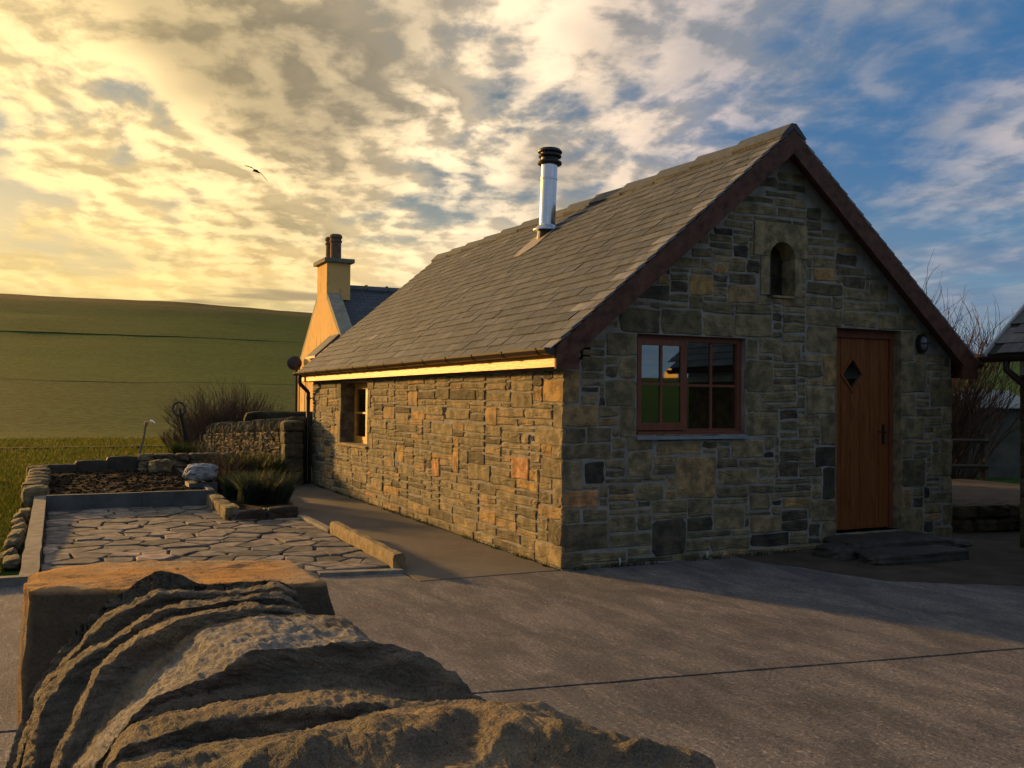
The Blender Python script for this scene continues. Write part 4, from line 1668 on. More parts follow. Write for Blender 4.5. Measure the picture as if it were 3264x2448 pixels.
for i in range(14):
    y = hy1+.17 - (0 if i % 2 else .13)
    s0 = i*.18
    while y > hy0-.15:
        w_ = rh2.uniform(.24, .34)
        ex, ez = hx-.33, 2.155
        def hp(s, yy, n_):
            return (ex+s*c_-n_*s_, yy, ez+s*s_+n_*c_)
        a_, b_ = min(y, hy1+.17), y-w_
        mb.add([hp(s0, a_-.003, .012), hp(s0, b_+.003, .012), hp(s0+.30, b_+.003, 0), hp(s0+.30, a_-.003, 0), hp(s0, a_-.003, .024), hp(s0, b_+.003, .024), hp(s0+.30, b_+.003, .01), hp(s0+.30, a_-.003, .01)],
               [(0, 1, 2, 3), (7, 6, 5, 4), (4, 5, 1, 0), (5, 6, 2, 1), (6, 7, 3, 2), (7, 4, 0, 3)], rh2.uniform(.2, .8))
        y -= w_
mb.build('slate_field', M_SLATE, hr_)['kind'] = 'stuff'
mb = MB()                                             # pale verge strip at the far end of the roof
mb.add([hp(-.02, hy1+.175, -.05), hp(2.5, hy1+.175, -.05), hp(2.5, hy1+.20, -.05), hp(-.02, hy1+.20, -.05), hp(-.02, hy1+.175, .04), hp(2.5, hy1+.175, .04), hp(2.5, hy1+.20, .04), hp(-.02, hy1+.20, .04)],
       [(3, 2, 1, 0), (4, 5, 6, 7), (0, 1, 5, 4), (1, 2, 6, 5), (2, 3, 7, 6), (3, 0, 4, 7)])
mb.build('verge_strip', M_WHITEPAINT, hr_)
gutter(hx-.36, 2.13, hy0-.15, hy1+.20, .065, hut)
mb = MB()
mb.tube([(hx-.36, hy1-.10, 2.07), (hx-.36, hy1-.10, 1.98), (hx-.30, hy1-.16, 1.90), (hx-.06, hy1-.30, 1.66), (hx-.05, hy1-.32, 1.58), (hx-.05, hy1-.32, .05)], .036, 10)
mb.build('downpipe', M_GUTTER, hut, smooth=True)

# ---- raised stone bed between cottage and outbuilding
rbed = empty('raised_stone_bed', (7.2, 1.0, 0), 'low raised bed of curved rubble stone behind the cottage corner', 'planter')
rr2 = random.Random(31)
front = [(5.75, .55), (6.05, .35), (6.4, .25), (6.8, .22), (7.2, .20)]
mb = MB()
mb.prism([(5.9, .62), (6.2, .48), (7.2, .36), (9.6, .9), (9.6, 3.4), (6.6, 3.0)], fr_g, -.02, .33)
mb.build('bed_top', M_APRON, rbed)
for row in range(2):
    x = 5.78
    while x < 7.4:
        w_ = rr2.uniform(.28, .48)
        yy = .55-.30*min(1, (x+w_/2-5.75)/1.1)+rr2.uniform(-.03, .03)
        m_ = MB()
        rock_geo(m_, (x+w_/2, yy, .08+row*.17), (w_*1.06, .34, .19), -.2+rr2.uniform(-.15, .15), x*3+row, 4, 5, .10, rr2.uniform(.1, .8))
        m_.build('stone', M_HUTWALL, rbed)
        x += w_

# ---- low metal-roofed shed beyond
shed = empty('metal_roofed_shed', (13.5, 7.2, 0), 'low grey shed with corrugated metal roof and white framed window', 'shed')
P0 = Vector((10.8, 8.8, 0))
ux = Vector((.86, -.51, 0)).normalized()
uy = Vector((.51, .86, 0)).normalized()
FS = frame(P0, ux, (0, 0, 1), (-uy.x, -uy.y, 0))
mb = MB()
wx0, wx1, wz0, wz1 = 1.30, 1.78, .48, 1.22
wall_panel(mb, [(-1, wx0, -.1, 1.55), (wx0, wx1, -.1, wz0), (wx0, wx1, wz1, 1.55), (wx1, 5, -.1, 1.55)], FS, -.25, 0)
mb.prism([(-1, -.1), (5, -.1), (5, 1.55), (-1, 1.55)], FS, -2.6, -2.4)
mb.build('wall', M_SHEDWALL, shed)
mb = MB()
for i in range(80):                                   # corrugations
    u0, u1 = -1.15+i*.08, -1.15+(i+1)*.08
    um = (u0+u1)/2
    for (ua, ub, za, zb_) in ((u0, um, 0, .02), (um, u1, .02, 0)):
        vs_ = [FS(ua, 1.52+za, .18), FS(ub, 1.52+zb_, .18), FS(ub, 1.93+zb_, -1.3), FS(ua, 1.93+za, -1.3), FS(ua, 1.50+za, .18), FS(ub, 1.50+zb_, .18), FS(ub, 1.91+zb_, -1.3), FS(ua, 1.91+za, -1.3)]
        mb.add(vs_, [(0, 1, 2, 3), (7, 6, 5, 4), (0, 4, 5, 1), (3, 2, 6, 7)])
mb.build('metal_roof', M_SHEDROOF, shed)
mb = MB()
bar(mb, FS, wx0-.05, wx1+.05, wz0-.05, wz0+.02, -.1, .03)
bar(mb, FS, wx0-.05, wx1+.05, wz1-.02, wz1+.05, -.1, .03)
bar(mb, FS, wx0-.05, wx0+.02, wz0+.02, wz1-.02, -.1, .03)
bar(mb, FS, wx1-.02, wx1+.05, wz0+.02, wz1-.02, -.1, .03)
wf = mb.build('window', M_WHITEPAINT, shed)
mb = MB()
bar(mb, FS, wx0+.02, wx1-.02, wz0+.02, wz1-.02, -.08, -.07)
mb.build('pane', M_GLASS, wf)

fence = empty('timber_fence', (9.6, 5.2, 0), 'dark timber rail fence in front of the metal-roofed shed', 'fence')
f0, f1 = Vector((8.6, 5.6, 0)), Vector((11.2, 4.2, 0))
for i in range(4):
    p = f0+(f1-f0)*(i/3)
    m_ = MB()
    m_.box((p.x-.05, p.y-.05, -.05), (p.x+.05, p.y+.05, 1.05))
    m_.build('post', M_FENCE, fence)
for zz in (.45, .92):
    m_ = MB()
    m_.tube([f0+Vector((0, -.08, zz)), f1+Vector((0, -.08, zz))], .045, 4)
    m_.build('rail', M_FENCE, fence)


# ---- twiggy growth
def twig_path(r, p, d, ln, segs, wob, up):
    pts_ = [Vector(p)]
    d = Vector(d).normalized()
    for i in range(segs):
        d = (d + Vector((r.gauss(0, wob), r.gauss(0, wob), r.gauss(0, wob)+up))).normalized()
        pts_.append(pts_[-1]+d*(ln/segs))
    return pts_


def bare_bush(name, base, n, h, spread, r0, label, cat, seed, mat, kids=4, foot=.3, group=None, lean=(0, 0), crown_name='crown'):
    r = random.Random(seed)
    root = empty(name, base, label, cat, group)
    tr, cr = MB(), MB()
    b = Vector(base)
    for i in range(n):
        an = r.uniform(0, 2*math.pi)
        q_ = math.sqrt(r.random())
        p = b + Vector((math.cos(an)*foot*q_, math.sin(an)*foot*q_, -.02))
        d = Vector((math.cos(an)*spread*q_+lean[0], math.sin(an)*spread*q_+lean[1], 1))
        ln = h*r.uniform(.55, 1.0)*(1-.25*q_)
        pt = twig_path(r, p, d, ln, 6, .09, .03)
        rad = [r0*(1-.8*j/6)*r.uniform(.7, 1.2) for j in range(7)]
        tr.tube(pt, rad, 4, False)
        for k2 in range(kids):
            j = r.randint(2, 5)
            a2 = r.uniform(0, 2*math.pi)
            dd = (pt[j]-pt[j-1]).normalized() + Vector((math.cos(a2), math.sin(a2), r.uniform(.1, .7)))*.7
            p2 = twig_path(r, pt[j], dd, ln*r.uniform(.18, .42), 4, .16, .08)
            cr.tube(p2, [r0*.42*(1-.7*q2/4) for q2 in range(5)], 3, False)
            if r.random() < .7:
                a3 = r.uniform(0, 2*math.pi)
                p3 = twig_path(r, p2[2], (p2[2]-p2[1]).normalized()+Vector((math.cos(a3), math.sin(a3), .5))*.6, ln*.14, 3, .2, .05)
                cr.tube(p3, [r0*.28, r0*.24, r0*.2, r0*.12], 3, False)
    tr.build('trunk', mat, root)
    cr.build(crown_name, mat, root)
    return root


bare_bush('willow_tree', (11.0, 5.6, 0), 120, 4.0, .55, .020, 'bare brown willow with tall upright shoots beside the outbuilding', 'tree', 41, M_TWIG, 14, .5)
bare_bush('willow_tree', (12.9, 6.4, 0), 70, 4.0, .55, .02, 'bare willow partly hidden behind the outbuilding roof', 'tree', 42, M_TWIG, 7, .5)
bare_bush('bare_shrub', (8.9, 4.3, 0), 50, 1.35, .7, .010, 'dark bare shrub growing in front of the timber fence', 'shrub', 43, M_FENCE, 6, .4)
bare_bush('garden_bush', (-.05, 19.4, 0), 420, 2.15, .75, .012, 'big rounded reddish brown bare bush beyond the garden wall', 'bush', 44, M_TWIG, 8, .75)
bare_bush('garden_bush', (-.95, 18.3, 0), 200, 1.15, .75, .010, 'low dark bare bush around the leaning iron anchor', 'bush', 45, M_TWIG, 6, .6)
bare_bush('rose_stems', (-1.35, 11.3, .0), 16, 1.55, .55, .009, 'pale bare rose stems standing before the garden wall', 'shrub', 46, M_TWIG2, 2, .35)
bare_bush('rose_stems', (-.65, 11.0, .0), 10, 1.3, .75, .008, 'thin pale rose stems nearest the stone pier', 'shrub', 47, M_TWIG2, 2, .25)

# ---- whitewashed house behind, gable to the sun
hs = empty('harled_house', (10, 26.4, 0), 'old harled house with tall chimney glowing gold in the sun', 'house')
gx_, yc, hwid, za = 4.35, 26.40, 3.65, 5.80
sl2 = .84
eav = za-sl2*hwid
FH = frame((gx_, 0, 0), (0, -1, 0), (0, 0, 1), (-1, 0, 0))     # u = -y
mb = MB()
mb.prism([(-yc-hwid, -.1), (-yc+hwid, -.1), (-yc+hwid, eav), (-yc, za), (-yc-hwid, eav)], FH, -.55, 0)
mb.box((gx_+.55, yc-hwid, -.1), (15.5, yc-hwid+.5, eav))
mb.box((gx_+.55, yc+hwid-.5, -.1), (15.5, yc+hwid, eav))
mb.prism([(-yc-hwid, -.1), (-yc+hwid, -.1), (-yc+hwid, eav), (-yc, za), (-yc-hwid, eav)], FH, -11.7, -11.15)
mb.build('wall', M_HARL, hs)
for sg in (-1, 1):                                       # raised skews
    mb = MB()
    p = [(-yc, za+.22), (-yc, za-.02), (-yc+sg*(hwid+.05), eav-.06), (-yc+sg*(hwid+.05), eav+.18)]
    if sg < 0:
        p = p[::-1]
    mb.prism(p[::-1], FH, -.50, -.004)
    mb.build('skew', m_plain('harled_skew', (.30, .29, .22), .95, .25, 4, .01, 20), hs)
for sg in (-1, 1):
    mb = MB()
    y0_, y1_ = yc, yc+sg*(hwid+.15)
    z0_, z1_ = za-.08, za-.08-sl2*(hwid+.15)
    vs_ = [(gx_+.505, y0_, z0_), (15.4, y0_, z0_), (15.4, y1_, z1_), (gx_+.505, y1_, z1_), (gx_+.505, y0_, z0_-.1), (15.4, y0_, z0_-.1), (15.4, y1_, z1_-.1), (gx_+.505, y1_, z1_-.1)]
    mb.add(vs_, [(0, 1, 2, 3), (7, 6, 5, 4), (0, 4, 5, 1), (1, 5, 6, 2), (2, 6, 7, 3), (3, 7, 4, 0)])
    hroof = mb.build('roof', M_SLATE_FAR, hs)
for i in range(12):
    mb = MB()
    x_ = 5.25+i*.80
    mb.prism([(-.16, -.13), (0, .0), (.16, -.13), (.16, -.06), (0, .08), (-.16, -.06)], frame((x_, yc, za-.06), (0, -1, 0), (0, 0, 1), (-1, 0, 0)), -.78, 0)
    mb.lathe([(.05, 0), (.06, .05)], (x_-.02, yc, za+.0), 8)
    mb.build('ridge_tile', M_SLATE, hs)
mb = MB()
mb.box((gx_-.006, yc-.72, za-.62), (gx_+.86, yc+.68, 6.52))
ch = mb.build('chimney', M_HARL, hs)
mb = MB()
mb.box((gx_-.13, yc-.86, 6.52), (gx_+.98, yc+.82, 6.66))
mb.build('chimney_cap', M_KERB, ch)
for k2, yy in enumerate((yc-.30, yc+.36)):
    mb = MB()
    mb.lathe([(.20, 6.66), (.195, 7.30), (.225, 7.31), (.225, 7.37), (.20, 7.38), (.205, 7.46), (.235, 7.47), (.23, 7.55), (.19, 7.60), (.15, 7.60)], (gx_+.42, yy, 0), 18)
    mb.build('chimney_pot', M_TERRACOTTA, ch)
# lean-to porch roof against the gable
mb = MB()
py0, py1 = 23.9, 25.2
mb.add([(3.50, py0, 3.05), (4.34, py0, 3.82), (4.34, py1, 3.82), (3.50, py1, 3.05), (3.50, py0, 2.97), (4.34, py0, 3.70), (4.34, py1, 3.70), (3.50, py1, 2.97)],
       [(0, 1, 2, 3), (7, 6, 5, 4), (0, 4, 5, 1), (1, 5, 6, 2), (2, 6, 7, 3), (3, 7, 4, 0)])
mb.build('porch_roof', M_SLATE, hs)
mb = MB()
mb.box((3.62, py0+.1, -.1), (4.345, py1-.1, 3.02))
mb.build('porch', M_HARL, hs)
mb = MB()
cd = Vector((4.02, 29.25, 2.98))
mb.lathe([(.0, .04), (.16, .025), (.27, -.025), (.285, -.038), (.27, -.033), (.0, .025)], cd, 24, (-.25, -1, .25))
mb.tube([cd+Vector((.02, .06, 0)), (4.18, 29.5, 2.75), (4.36, 29.6, 2.7)], .022, 6)
mb.build('satellite_dish', M_BLACK, hs)
mb = MB()
mb.tube([(4.27, 29.98, 2.85), (4.27, 29.98, .0)], .05, 8)
mb.build('downpipe', M_BLACK, hs)
mb = MB()
mb.tube([(4.315, 28.6, 2.95), (4.31, 28.5, 2.3), (4.315, 28.75, 1.6), (4.315, 28.7, .6)], .012, 5)
mb.build('cable', M_BLACK, hs)

# ---- dry-stone garden wall with upright coping, and its end pier
dw = empty('drystone_wall', (-.7, 13.3, 0), 'dry-stone garden wall with upright coping stones, lit yellow', 'wall')
wa, wb_ = Vector((-.42, 9.75, 0)), Vector((-1.02, 16.6, 0))
wd = (wb_-wa).normalized()
wn = Vector((-wd.y, wd.x, 0))                              # towards -x
if wn.x > 0:
    wn = -wn
FW = frame(wb_, -wd, (0, 0, 1), wn)
wl = (wb_-wa).length
wtop = lambda u: .70+.30*(u/wl)
mb = MB()
mb.prism([(0, -.05), (wl, -.05), (wl, wtop(wl)-.05), (0, wtop(0)-.05)], FW, -.42, -.02)
core = mb.build('wall_core', M_RUBBLE_DARK, dw)
rw = random.Random(17)
lst = courses(wl, wtop, [], rw, (.06, .08, .10, .13), (.10, .30), .15)
rest = MB()
for s in lst:
    stone_geo(rest, s[0]+.006, s[1]+.006, s[2]-.006, s[3]-.006, FW, rw.uniform(0, .04), rw, rw.random(), .022, .02)
rest.build('rubble', M_RUBBLE, dw)['kind'] = 'stuff'
u = .05
while u < wl-.05:
    w_ = rw.uniform(.05, .10)
    m_ = MB()
    hh_ = rw.uniform(.20, .32)
    c3 = FW(u+w_/2, wtop(u)-.05+hh_/2, -.2)
    rock_geo(m_, c3, (.40, w_*.95, hh_), math.atan2(wd.y, wd.x)+math.pi/2, u*5, 3, 5, .10, rw.uniform(.1, .6), (rw.uniform(-.25, .15), 0))
    m_.build('coping_stone', M_RUBBLE, dw)
    u += w_*1.02
pier = empty('stone_pier', (-.22, 9.35, 0), 'dark squared stone pier beside the cottage downpipe', 'pier')
for i, (z0_, z1_) in enumerate(((0, .26), (.26, .50), (.50, .76), (.76, .98))):
    m_ = MB()
    rock_geo(m_, (-.40+rw.uniform(-.01, .01), 9.66, (z0_+z1_)/2), (.36, .40, z1_-z0_+.01), rw.uniform(-.04, .04), i*3.3, 5, 10, .04, rw.uniform(.0, .35))
    m_.build('block', M_RUBBLE, pier)
m_ = MB()
rock_geo(m_, (-.40, 9.66, 1.08), (.40, .44, .22), .05, 12.2, 6, 4, .05, .2)
m_.build('cap_stone', M_RUBBLE, pier)
# low wall seen behind the pier
mb = rock_geo(MB(), (.85, 15.5, .62), (2.2, .45, 1.30), -.1, 5.1, 8, 12, .02, .15)
tag(mb.build('boundary_wall', M_RUBBLE_DARK), 'dark low wall between the pier and the gold house', 'wall')

# ---- patio edging: low side wall, bed, stones
edge = empty('patio_edging', (-4.55, 4.3, 0), 'low concrete edging wall along the grass side of the patio', 'edging')
mb = MB()
V_ = []
n = 16
for i in range(n+1):
    y = 1.30 + (7.1-1.30)*i/n
    z = .055+.13*(i/n)
    j = .012*fbm((y*2, 0, 3))
    V_ += [(-4.575+j, y, -.05), (-4.575+j, y, z), (-4.425+j, y, z+.008), (-4.425+j, y, -.05)]
F_ = [(i*4+k2, i*4+k2+1, i*4+5+k2, i*4+4+k2) for i in range(n) for k2 in range(3)] + [(0, 1, 2, 3), (n*4+3, n*4+2, n*4+1, n*4)]
mb.add(V_, [f[::-1] for f in F_])
mb.build('edging_wall', M_KERB, edge)
re_ = random.Random(23)
for i in range(9):
    m_ = MB()
    y = 2.2+i*.52+re_.uniform(-.1, .1)
    rock_geo(m_, (-4.69+re_.uniform(-.03, .03), y, .03), (.16, re_.uniform(.24, .44), re_.uniform(.10, .20)), re_.uniform(-.3, .3), i*2.3, 4, 4, .12, re_.uniform(.3, .9), (0, re_.uniform(-.5, .1)))
    m_.build('leaning_stone', M_RUBBLE, edge)
for i in range(7):
    m_ = MB()
    rock_geo(m_, (-4.58+re_.uniform(-.02, .02), 7.35+i*.48, .17+.015*i), (.34, .47, .30), re_.uniform(-.06, .06), i*1.9+40, 4, 6, .08, re_.uniform(.2, .7))
    m_.build('edging_stone', M_RUBBLE, edge)

bed = empty('raised_bed', (-3.35, 8.6, 0), 'raised garden bed of bare dark soil with grey slab front', 'garden bed')
mb = MB()
mb.box((-4.42, 6.61, -.05), (-3.20, 6.70, .235))
mb.build('front_slab', M_SLABKERB, bed)
mb = MB()
mb.box((-3.195, 6.61, -.05), (-2.20, 6.70, .24))
mb.build('front_slab', M_SLABKERB, bed)
mb = MB()
mb.box((-2.28, 6.72, -.05), (-2.20, 10.9, .25))
mb.build('side_slab', M_SLABKERB, bed)
mb = MB()
nx, ny = 46, 60
V_, F_ = [], []
for j in range(ny+1):
    for i in range(nx+1):
        x = -4.42+2.13*i/nx
        y = 6.71+4.1*j/ny
        V_.append((x, y, .20+.05*j/ny+.045*fbm((x*4, y*4, 1), 1, 5)))
for j in range(ny):
    for i in range(nx):
        F_.append((j*(nx+1)+i, j*(nx+1)+i+1, (j+1)*(nx+1)+i+1, (j+1)*(nx+1)+i))
so = fast_mesh('soil', V_, F_, M_SOIL, [.5]*len(V_), bed)
mb = MB()
for i in range(520):
    x, y = re_.uniform(-4.38, -2.3), re_.uniform(6.75, 10.6)
    s = re_.uniform(.012, .05)
    rock_geo(mb, (x, y, .215+.05*(y-6.71)/4.1), (s*1.4, s, s*.8), re_.uniform(0, 3), i, 2, 3, .2)
mb.build('soil_clods', M_SOIL, bed)['kind'] = 'stuff'
mb = MB()
for i in range(26):
    x, y = re_.uniform(-4.2, -2.5), re_.uniform(6.8, 9.5)
    rock_geo(mb, (x, y, .245), (.035, .03, .02), 0, i, 2, 3, .2, .95)
mb.build('pebbles', M_FLAG, bed)['kind'] = 'stuff'
# back of the bed: dark slabs on the left, rubble on the right
for i in range(3):
    m_ = MB()
    rock_geo(m_, (-4.25+i*.52, 10.95+.06*i, .26+.03*i), (.56, .16, .24+.06*i), .03*i, i*4.4+2, 5, 10, .03, .05)
    m_.build('back_slab', M_STEP, bed)
for row in range(3):
    x = -2.95
    while x < -1.35:
        w_ = re_.uniform(.22, .46)
        m_ = MB()
        rock_geo(m_, (x+w_/2, 11.0+re_.uniform(-.05, .05), .22+row*.125), (w_, .30, .15), re_.uniform(-.12, .12), x*7+row*3, 4, 5, .12, re_.uniform(.1, .7))
        m_.build('back_stone', M_RUBBLE, bed)
        x += w_*.98
mb = rock_geo(MB(), (-2.62, 10.3, .34), (.36, .34, .28), .3, 77, 6, 4, .14, .75)
tag(mb.build('rock', M_RUBBLE), 'brown rock just left of the pale boulder', 'stone')
# pale boulder on its plinth
pb_ = rock_geo(MB(), (-2.28, 7.55, .43), (.48, .44, .28), .15, 21.3, 12, 3.4, .17, .5)
tag(pb_.build('pale_boulder', M_WHITE_ROCK), 'pale bluish white boulder perched at the corner of the raised bed', 'boulder')
pl_ = MB()
pl_.box((-2.48, 7.30, -.05), (-2.06, 7.80, .285))
tag(pl_.build('plinth', M_SLABKERB), 'grey slab plinth under the pale boulder', 'plinth')

# ---- small planting bed with kerb stones
pb2 = empty('planting_bed', (-1.5, 7.2, 0), 'planting bed with low kerb stones beside the path', 'garden bed')
poly = [(-2.18, 4.74), (-1.40, 5.12), (-.78, 9.5), (-.60, 11.0), (-2.15, 11.0)]
mb = MB()
mb.prism(poly, fr_g, -.05, .10)
mb.build('bed_soil', M_SOIL, pb2)


def kerbrun(pts_, w, h, r, name, mat, parent, stone=.55, tint=(.2, .7)):
    for (a_, b_) in zip(pts_, pts_[1:]):
        a_, b_ = Vector(a_), Vector(b_)
        ln = (b_-a_).length
        n_ = max(1, round(ln/stone))
        an = math.atan2((b_-a_).y, (b_-a_).x)
        for i in range(n_):
            c_ = a_+(b_-a_)*((i+.5)/n_)
            m_ = MB()
            rock_geo(m_, (c_.x, c_.y, h/2-.03), (ln/n_*.99, w*r.uniform(.9, 1.15), h*r.uniform(.9, 1.1)+.06), an+r.uniform(-.03, .03), c_.x*9+c_.y*3, 5, 7, .07, r.uniform(*tint))
            m_.build(name, mat, parent)


kerbrun([(-2.22, 7.1, 0), (-2.24, 4.72, 0)], .20, .19, re_, 'kerb_stone', M_RUBBLE, pb2, .55, (.5, .95))
kerbrun([(-2.26, 4.66, 0), (-1.36, 5.10, 0)], .20, .15, re_, 'kerb_stone', M_STEP, pb2, .5)
kerbrun([(-1.36, 5.2, 0), (-.78, 9.4, 0)], .12, .09, re_, 'kerb_stone', M_RUBBLE, pb2, .6, (.1, .5))

# ---- edging beam between patio and path
mb = MB()
N = 30
ring = []
A_, B_ = Vector((-1.40, .60, 0)), Vector((-1.335, 3.12, 0))
prof = [(-.060, -.02), (-.063, .10), (-.056, .142), (-.040, .156), (.024, .158), (.046, .146), (.058, .11), (.060, -.02)]
for i in range(N+1):
    c_ = A_+(B_-A_)*(i/N)
    for (dx, dz_) in prof:
        nz = .008*fbm((c_.y*4+dx*20, dz_*20, 2), 1, 4)
        mb.v.append((c_.x+dx+nz, c_.y+(.03*fbm((dx*30, dz_*30, 1)) if i in (0, N) else 0), max(-.02, dz_+nz*(dz_ > 0))))
        mb.t.append(.5)
k2 = len(prof)
for i in range(N):
    for j in range(k2-1):
        mb.f.append((i*k2+j, (i+1)*k2+j, (i+1)*k2+j+1, i*k2+j+1))
mb.f.append(tuple(range(k2)))
mb.f.append(tuple(range(N*k2+k2-1, N*k2-1, -1)))
tag(mb.build('edging_beam', M_BEAM), 'long weathered yellowish edging beam with rounded end beside the path', 'beam')
kerb2 = MB()
rock_geo(kerb2, (-1.375, 3.95, .015), (.10, 1.60, .10), .0, 2, 6, 8, .04, .4)
tag(kerb2.build('path_kerb', M_KERB), 'thin low kerb continuing the beam towards the planting bed', 'kerb')

# ---- leaning anchor with ring, and garden tap post
an = empty('iron_anchor', (-1.25, 17.6, 0), 'dark leaning iron anchor shank with a ring on top', 'anchor')
bz = Vector((-1.22, 17.6, 0))
tp = Vector((-1.50, 17.5, 1.20))
mb = MB()
mb.tube([bz, bz+(tp-bz)*.3, bz+(tp-bz)*.7, tp], [.085, .075, .055, .05], 8)
mb.tube([tp, tp+(tp-bz)*.10], .03, 8)
mb.build('shank', M_BLACK, an)
mb = MB()
rc = tp+Vector((-.03, 0, .10))
pts_ = [rc+Vector((math.cos(q_)*.15, math.sin(q_)*.06, math.sin(q_)*.17)) for q_ in [2*math.pi*i/24 for i in range(25)]]
mb.tube(pts_, .026, 7, False)
mb.build('ring', M_BLACK, an)
tapp = empty('garden_post', (-2.3, 19.3, 0), 'thin garden post with a small white cup, standing on the grass', 'post')
mb = MB()
mb.tube([(-2.34, 19.3, 0), (-2.22, 19.3, .50), (-2.17, 19.3, .86)], [.03, .024, .028], 7)
mb.build('stem', m_plain('galvanised_stem', (.16, .17, .14), .7, .2, 5), tapp)
mb = MB()
mb.lathe([(.03, 0), (.055, .02), (.06, .09), (.03, .10)], (-2.16, 19.3, .84), 12)
mb.build('collar', M_LEAD, tapp)
mb = MB()
mb.lathe([(.02, 0), (.07, .02), (.08, .055), (.0, .06)], (-2.03, 19.3, .90), 12, (.5, -.3, .6))
mb.build('cup', m_plain('white_enamel', (.8, .8, .78), .3, .05, 4), tapp)


# ---- plants
def blades(name, pts_, hgt, wid, seed, mat, lean=.35, parent=None, tint=(0, 1), curve=True):
    """grass-like blades: arrays"""
    r = np.random.RandomState(seed)
    n_ = len(pts_)
    P = np.array(pts_, float)
    an_ = r.uniform(0, 2*np.pi, n_)
    ba = r.uniform(0, 2*np.pi, n_)
    h = hgt*r.uniform(.45, 1.15, n_)
    ln = lean*h*r.uniform(.1, 1.2, n_)
    side = np.stack([np.cos(ba), np.sin(ba), 0*ba], 1)*(wid/2*r.uniform(.7, 1.3, n_))[:, None]
    off = np.stack([np.cos(an_)*ln, np.sin(an_)*ln, h], 1)
    mid_ = off*np.array([.35, .35, .6])
    Vv = np.concatenate([P-side, P+side, P+mid_+side*.8, P+mid_-side*.8, P+off], 0)
    i_ = np.arange(n_)
    F3 = np.concatenate([np.stack([i_, i_+n_, i_+2*n_], 1), np.stack([i_, i_+2*n_, i_+3*n_], 1), np.stack([i_+3*n_, i_+2*n_, i_+4*n_], 1)], 0)
    tt = r.uniform(tint[0], tint[1], n_)
    return fast_mesh(name, Vv, F3, mat, np.tile(tt, 5), parent)


rn = np.random.RandomState(3)
pts_ = []
for i in range(52000):                                   # verge beside the patio and the near field
    y = 1.3 + 17*(rn.rand()**1.4)
    x = -4.75 - rn.rand()*(1.1+.26*y*.45)
    pts_.append((x, y, -.03))
gr1 = blades('grass', pts_, .105, .012, 5, M_GRASS, .6, None, (.0, .95))
tag(gr1, 'short lit grass on the verge left of the patio', None, None, 'stuff')
pts_ = []
for i in range(42000):
    y = 10.9 + 20*(rn.rand()**1.2)
    x = -8.5+ (7.3+.16*(y-11))*rn.rand()
    if x > -1.2 and y < 17:
        continue
    if -4.4 < x < -1.2 and y < 11.4:
        continue
    pts_.append((x, y, -.03))
gr2 = blades('grass', pts_, .15, .02, 6, M_GRASS, .6, None, (.15, 1.0))
tag(gr2, 'rougher grass in the field beyond the raised bed', None, None, 'stuff')


def clump(name, c_, rad, h, n_, wid, seed, mat, label, group=None, zb_=.1, lean=.7, tint=(0, 1)):
    r = np.random.RandomState(seed)
    q_ = np.sqrt(r.rand(n_))*rad
    a_ = r.rand(n_)*2*np.pi
    P = np.stack([c_[0]+q_*np.cos(a_), c_[1]+q_*np.sin(a_), np.full(n_, zb_)], 1)
    o = blades(name, P, h, wid, seed, mat, lean, None, tint)
    return tag(o, label, 'plant', group)


clump('lavender_clump', (-1.62, 6.0), .36, .44, 1500, .014, 1, M_HERB, 'grey green lavender-like clump at the near end of the planting bed', 'bed plants')
clump('lavender_clump', (-1.78, 6.75), .30, .36, 900, .014, 2, M_HERB, 'second grey green clump just behind the nearest one', 'bed plants')
clump('dead_stalk_clump', (-1.85, 8.0), .34, .62, 500, .012, 3, M_TWIG, 'dark dead stalk clump right of the pale boulder', 'bed plants')
clump('leafy_clump', (-1.05, 9.6), .42, .48, 1400, .022, 4, M_GREEN, 'dark green leafy clump beside the stone pier', 'bed plants')
clump('leafy_clump', (-1.55, 10.2), .40, .34, 900, .022, 5, M_GREEN, 'low green clump at the foot of the rose stems', 'bed plants')
clump('leafy_clump', (-1.45, 12.6), .5, .35, 1100, .02, 6, M_GREEN, 'green growth behind the raised bed wall', 'bed plants', 0)
clump('leafy_clump', (-2.3, 12.5), .55, .32, 1200, .02, 7, M_GREEN, 'green tuft behind the raised bed below the garden post', 'bed plants', 0)
clump('leafy_clump', (-1.25, 17.0), .55, .5, 1300, .02, 8, M_GREEN, 'dark weeds round the foot of the anchor', 'bed plants', 0)
clump('snowdrop_clump', (-.95, 8.4), .22, .20, 160, .012, 9, M_HERB, 'pale shoots along the path edge of the bed', 'bed plants', .1, .3, (.8, 1))

rw2 = np.random.RandomState(12)
wp_ = []
for i in range(46):
    if i < 22:
        cx2, cy2 = rw2.uniform(.1, 3.0), -.035
    else:
        cx2, cy2 = -.04, rw2.uniform(.2, 9.3)
    for j in range(rw2.randint(8, 34)):
        wp_.append((cx2+rw2.normal(0, .05 if i < 22 else .012), cy2+rw2.normal(0, .010 if i < 22 else .06), 0.0))
tag(blades('weeds', wp_, .055, .007, 14, M_GREEN, .8), 'tiny weeds and moss along the foot of the cottage walls', None, None, 'stuff')

# ================================================================== FOREGROUND STONES
# squared block at the wall end
zt_ = 1.13
TILT = np.array([-SD.x*.06, -SD.y*.06])           # the top dips gently towards the sun
PIV = atz(400, 1240, zt_)


def ztop(x, y):
    return zt_ + (x-PIV[0])*TILT[0] + (y-PIV[1])*TILT[1]


def attop(x, y):
    d = ray(x, y)
    nrm = np.array([-TILT[0], -TILT[1], 1.0])
    return CAM + d*(((PIV-CAM) @ nrm)/(d @ nrm))


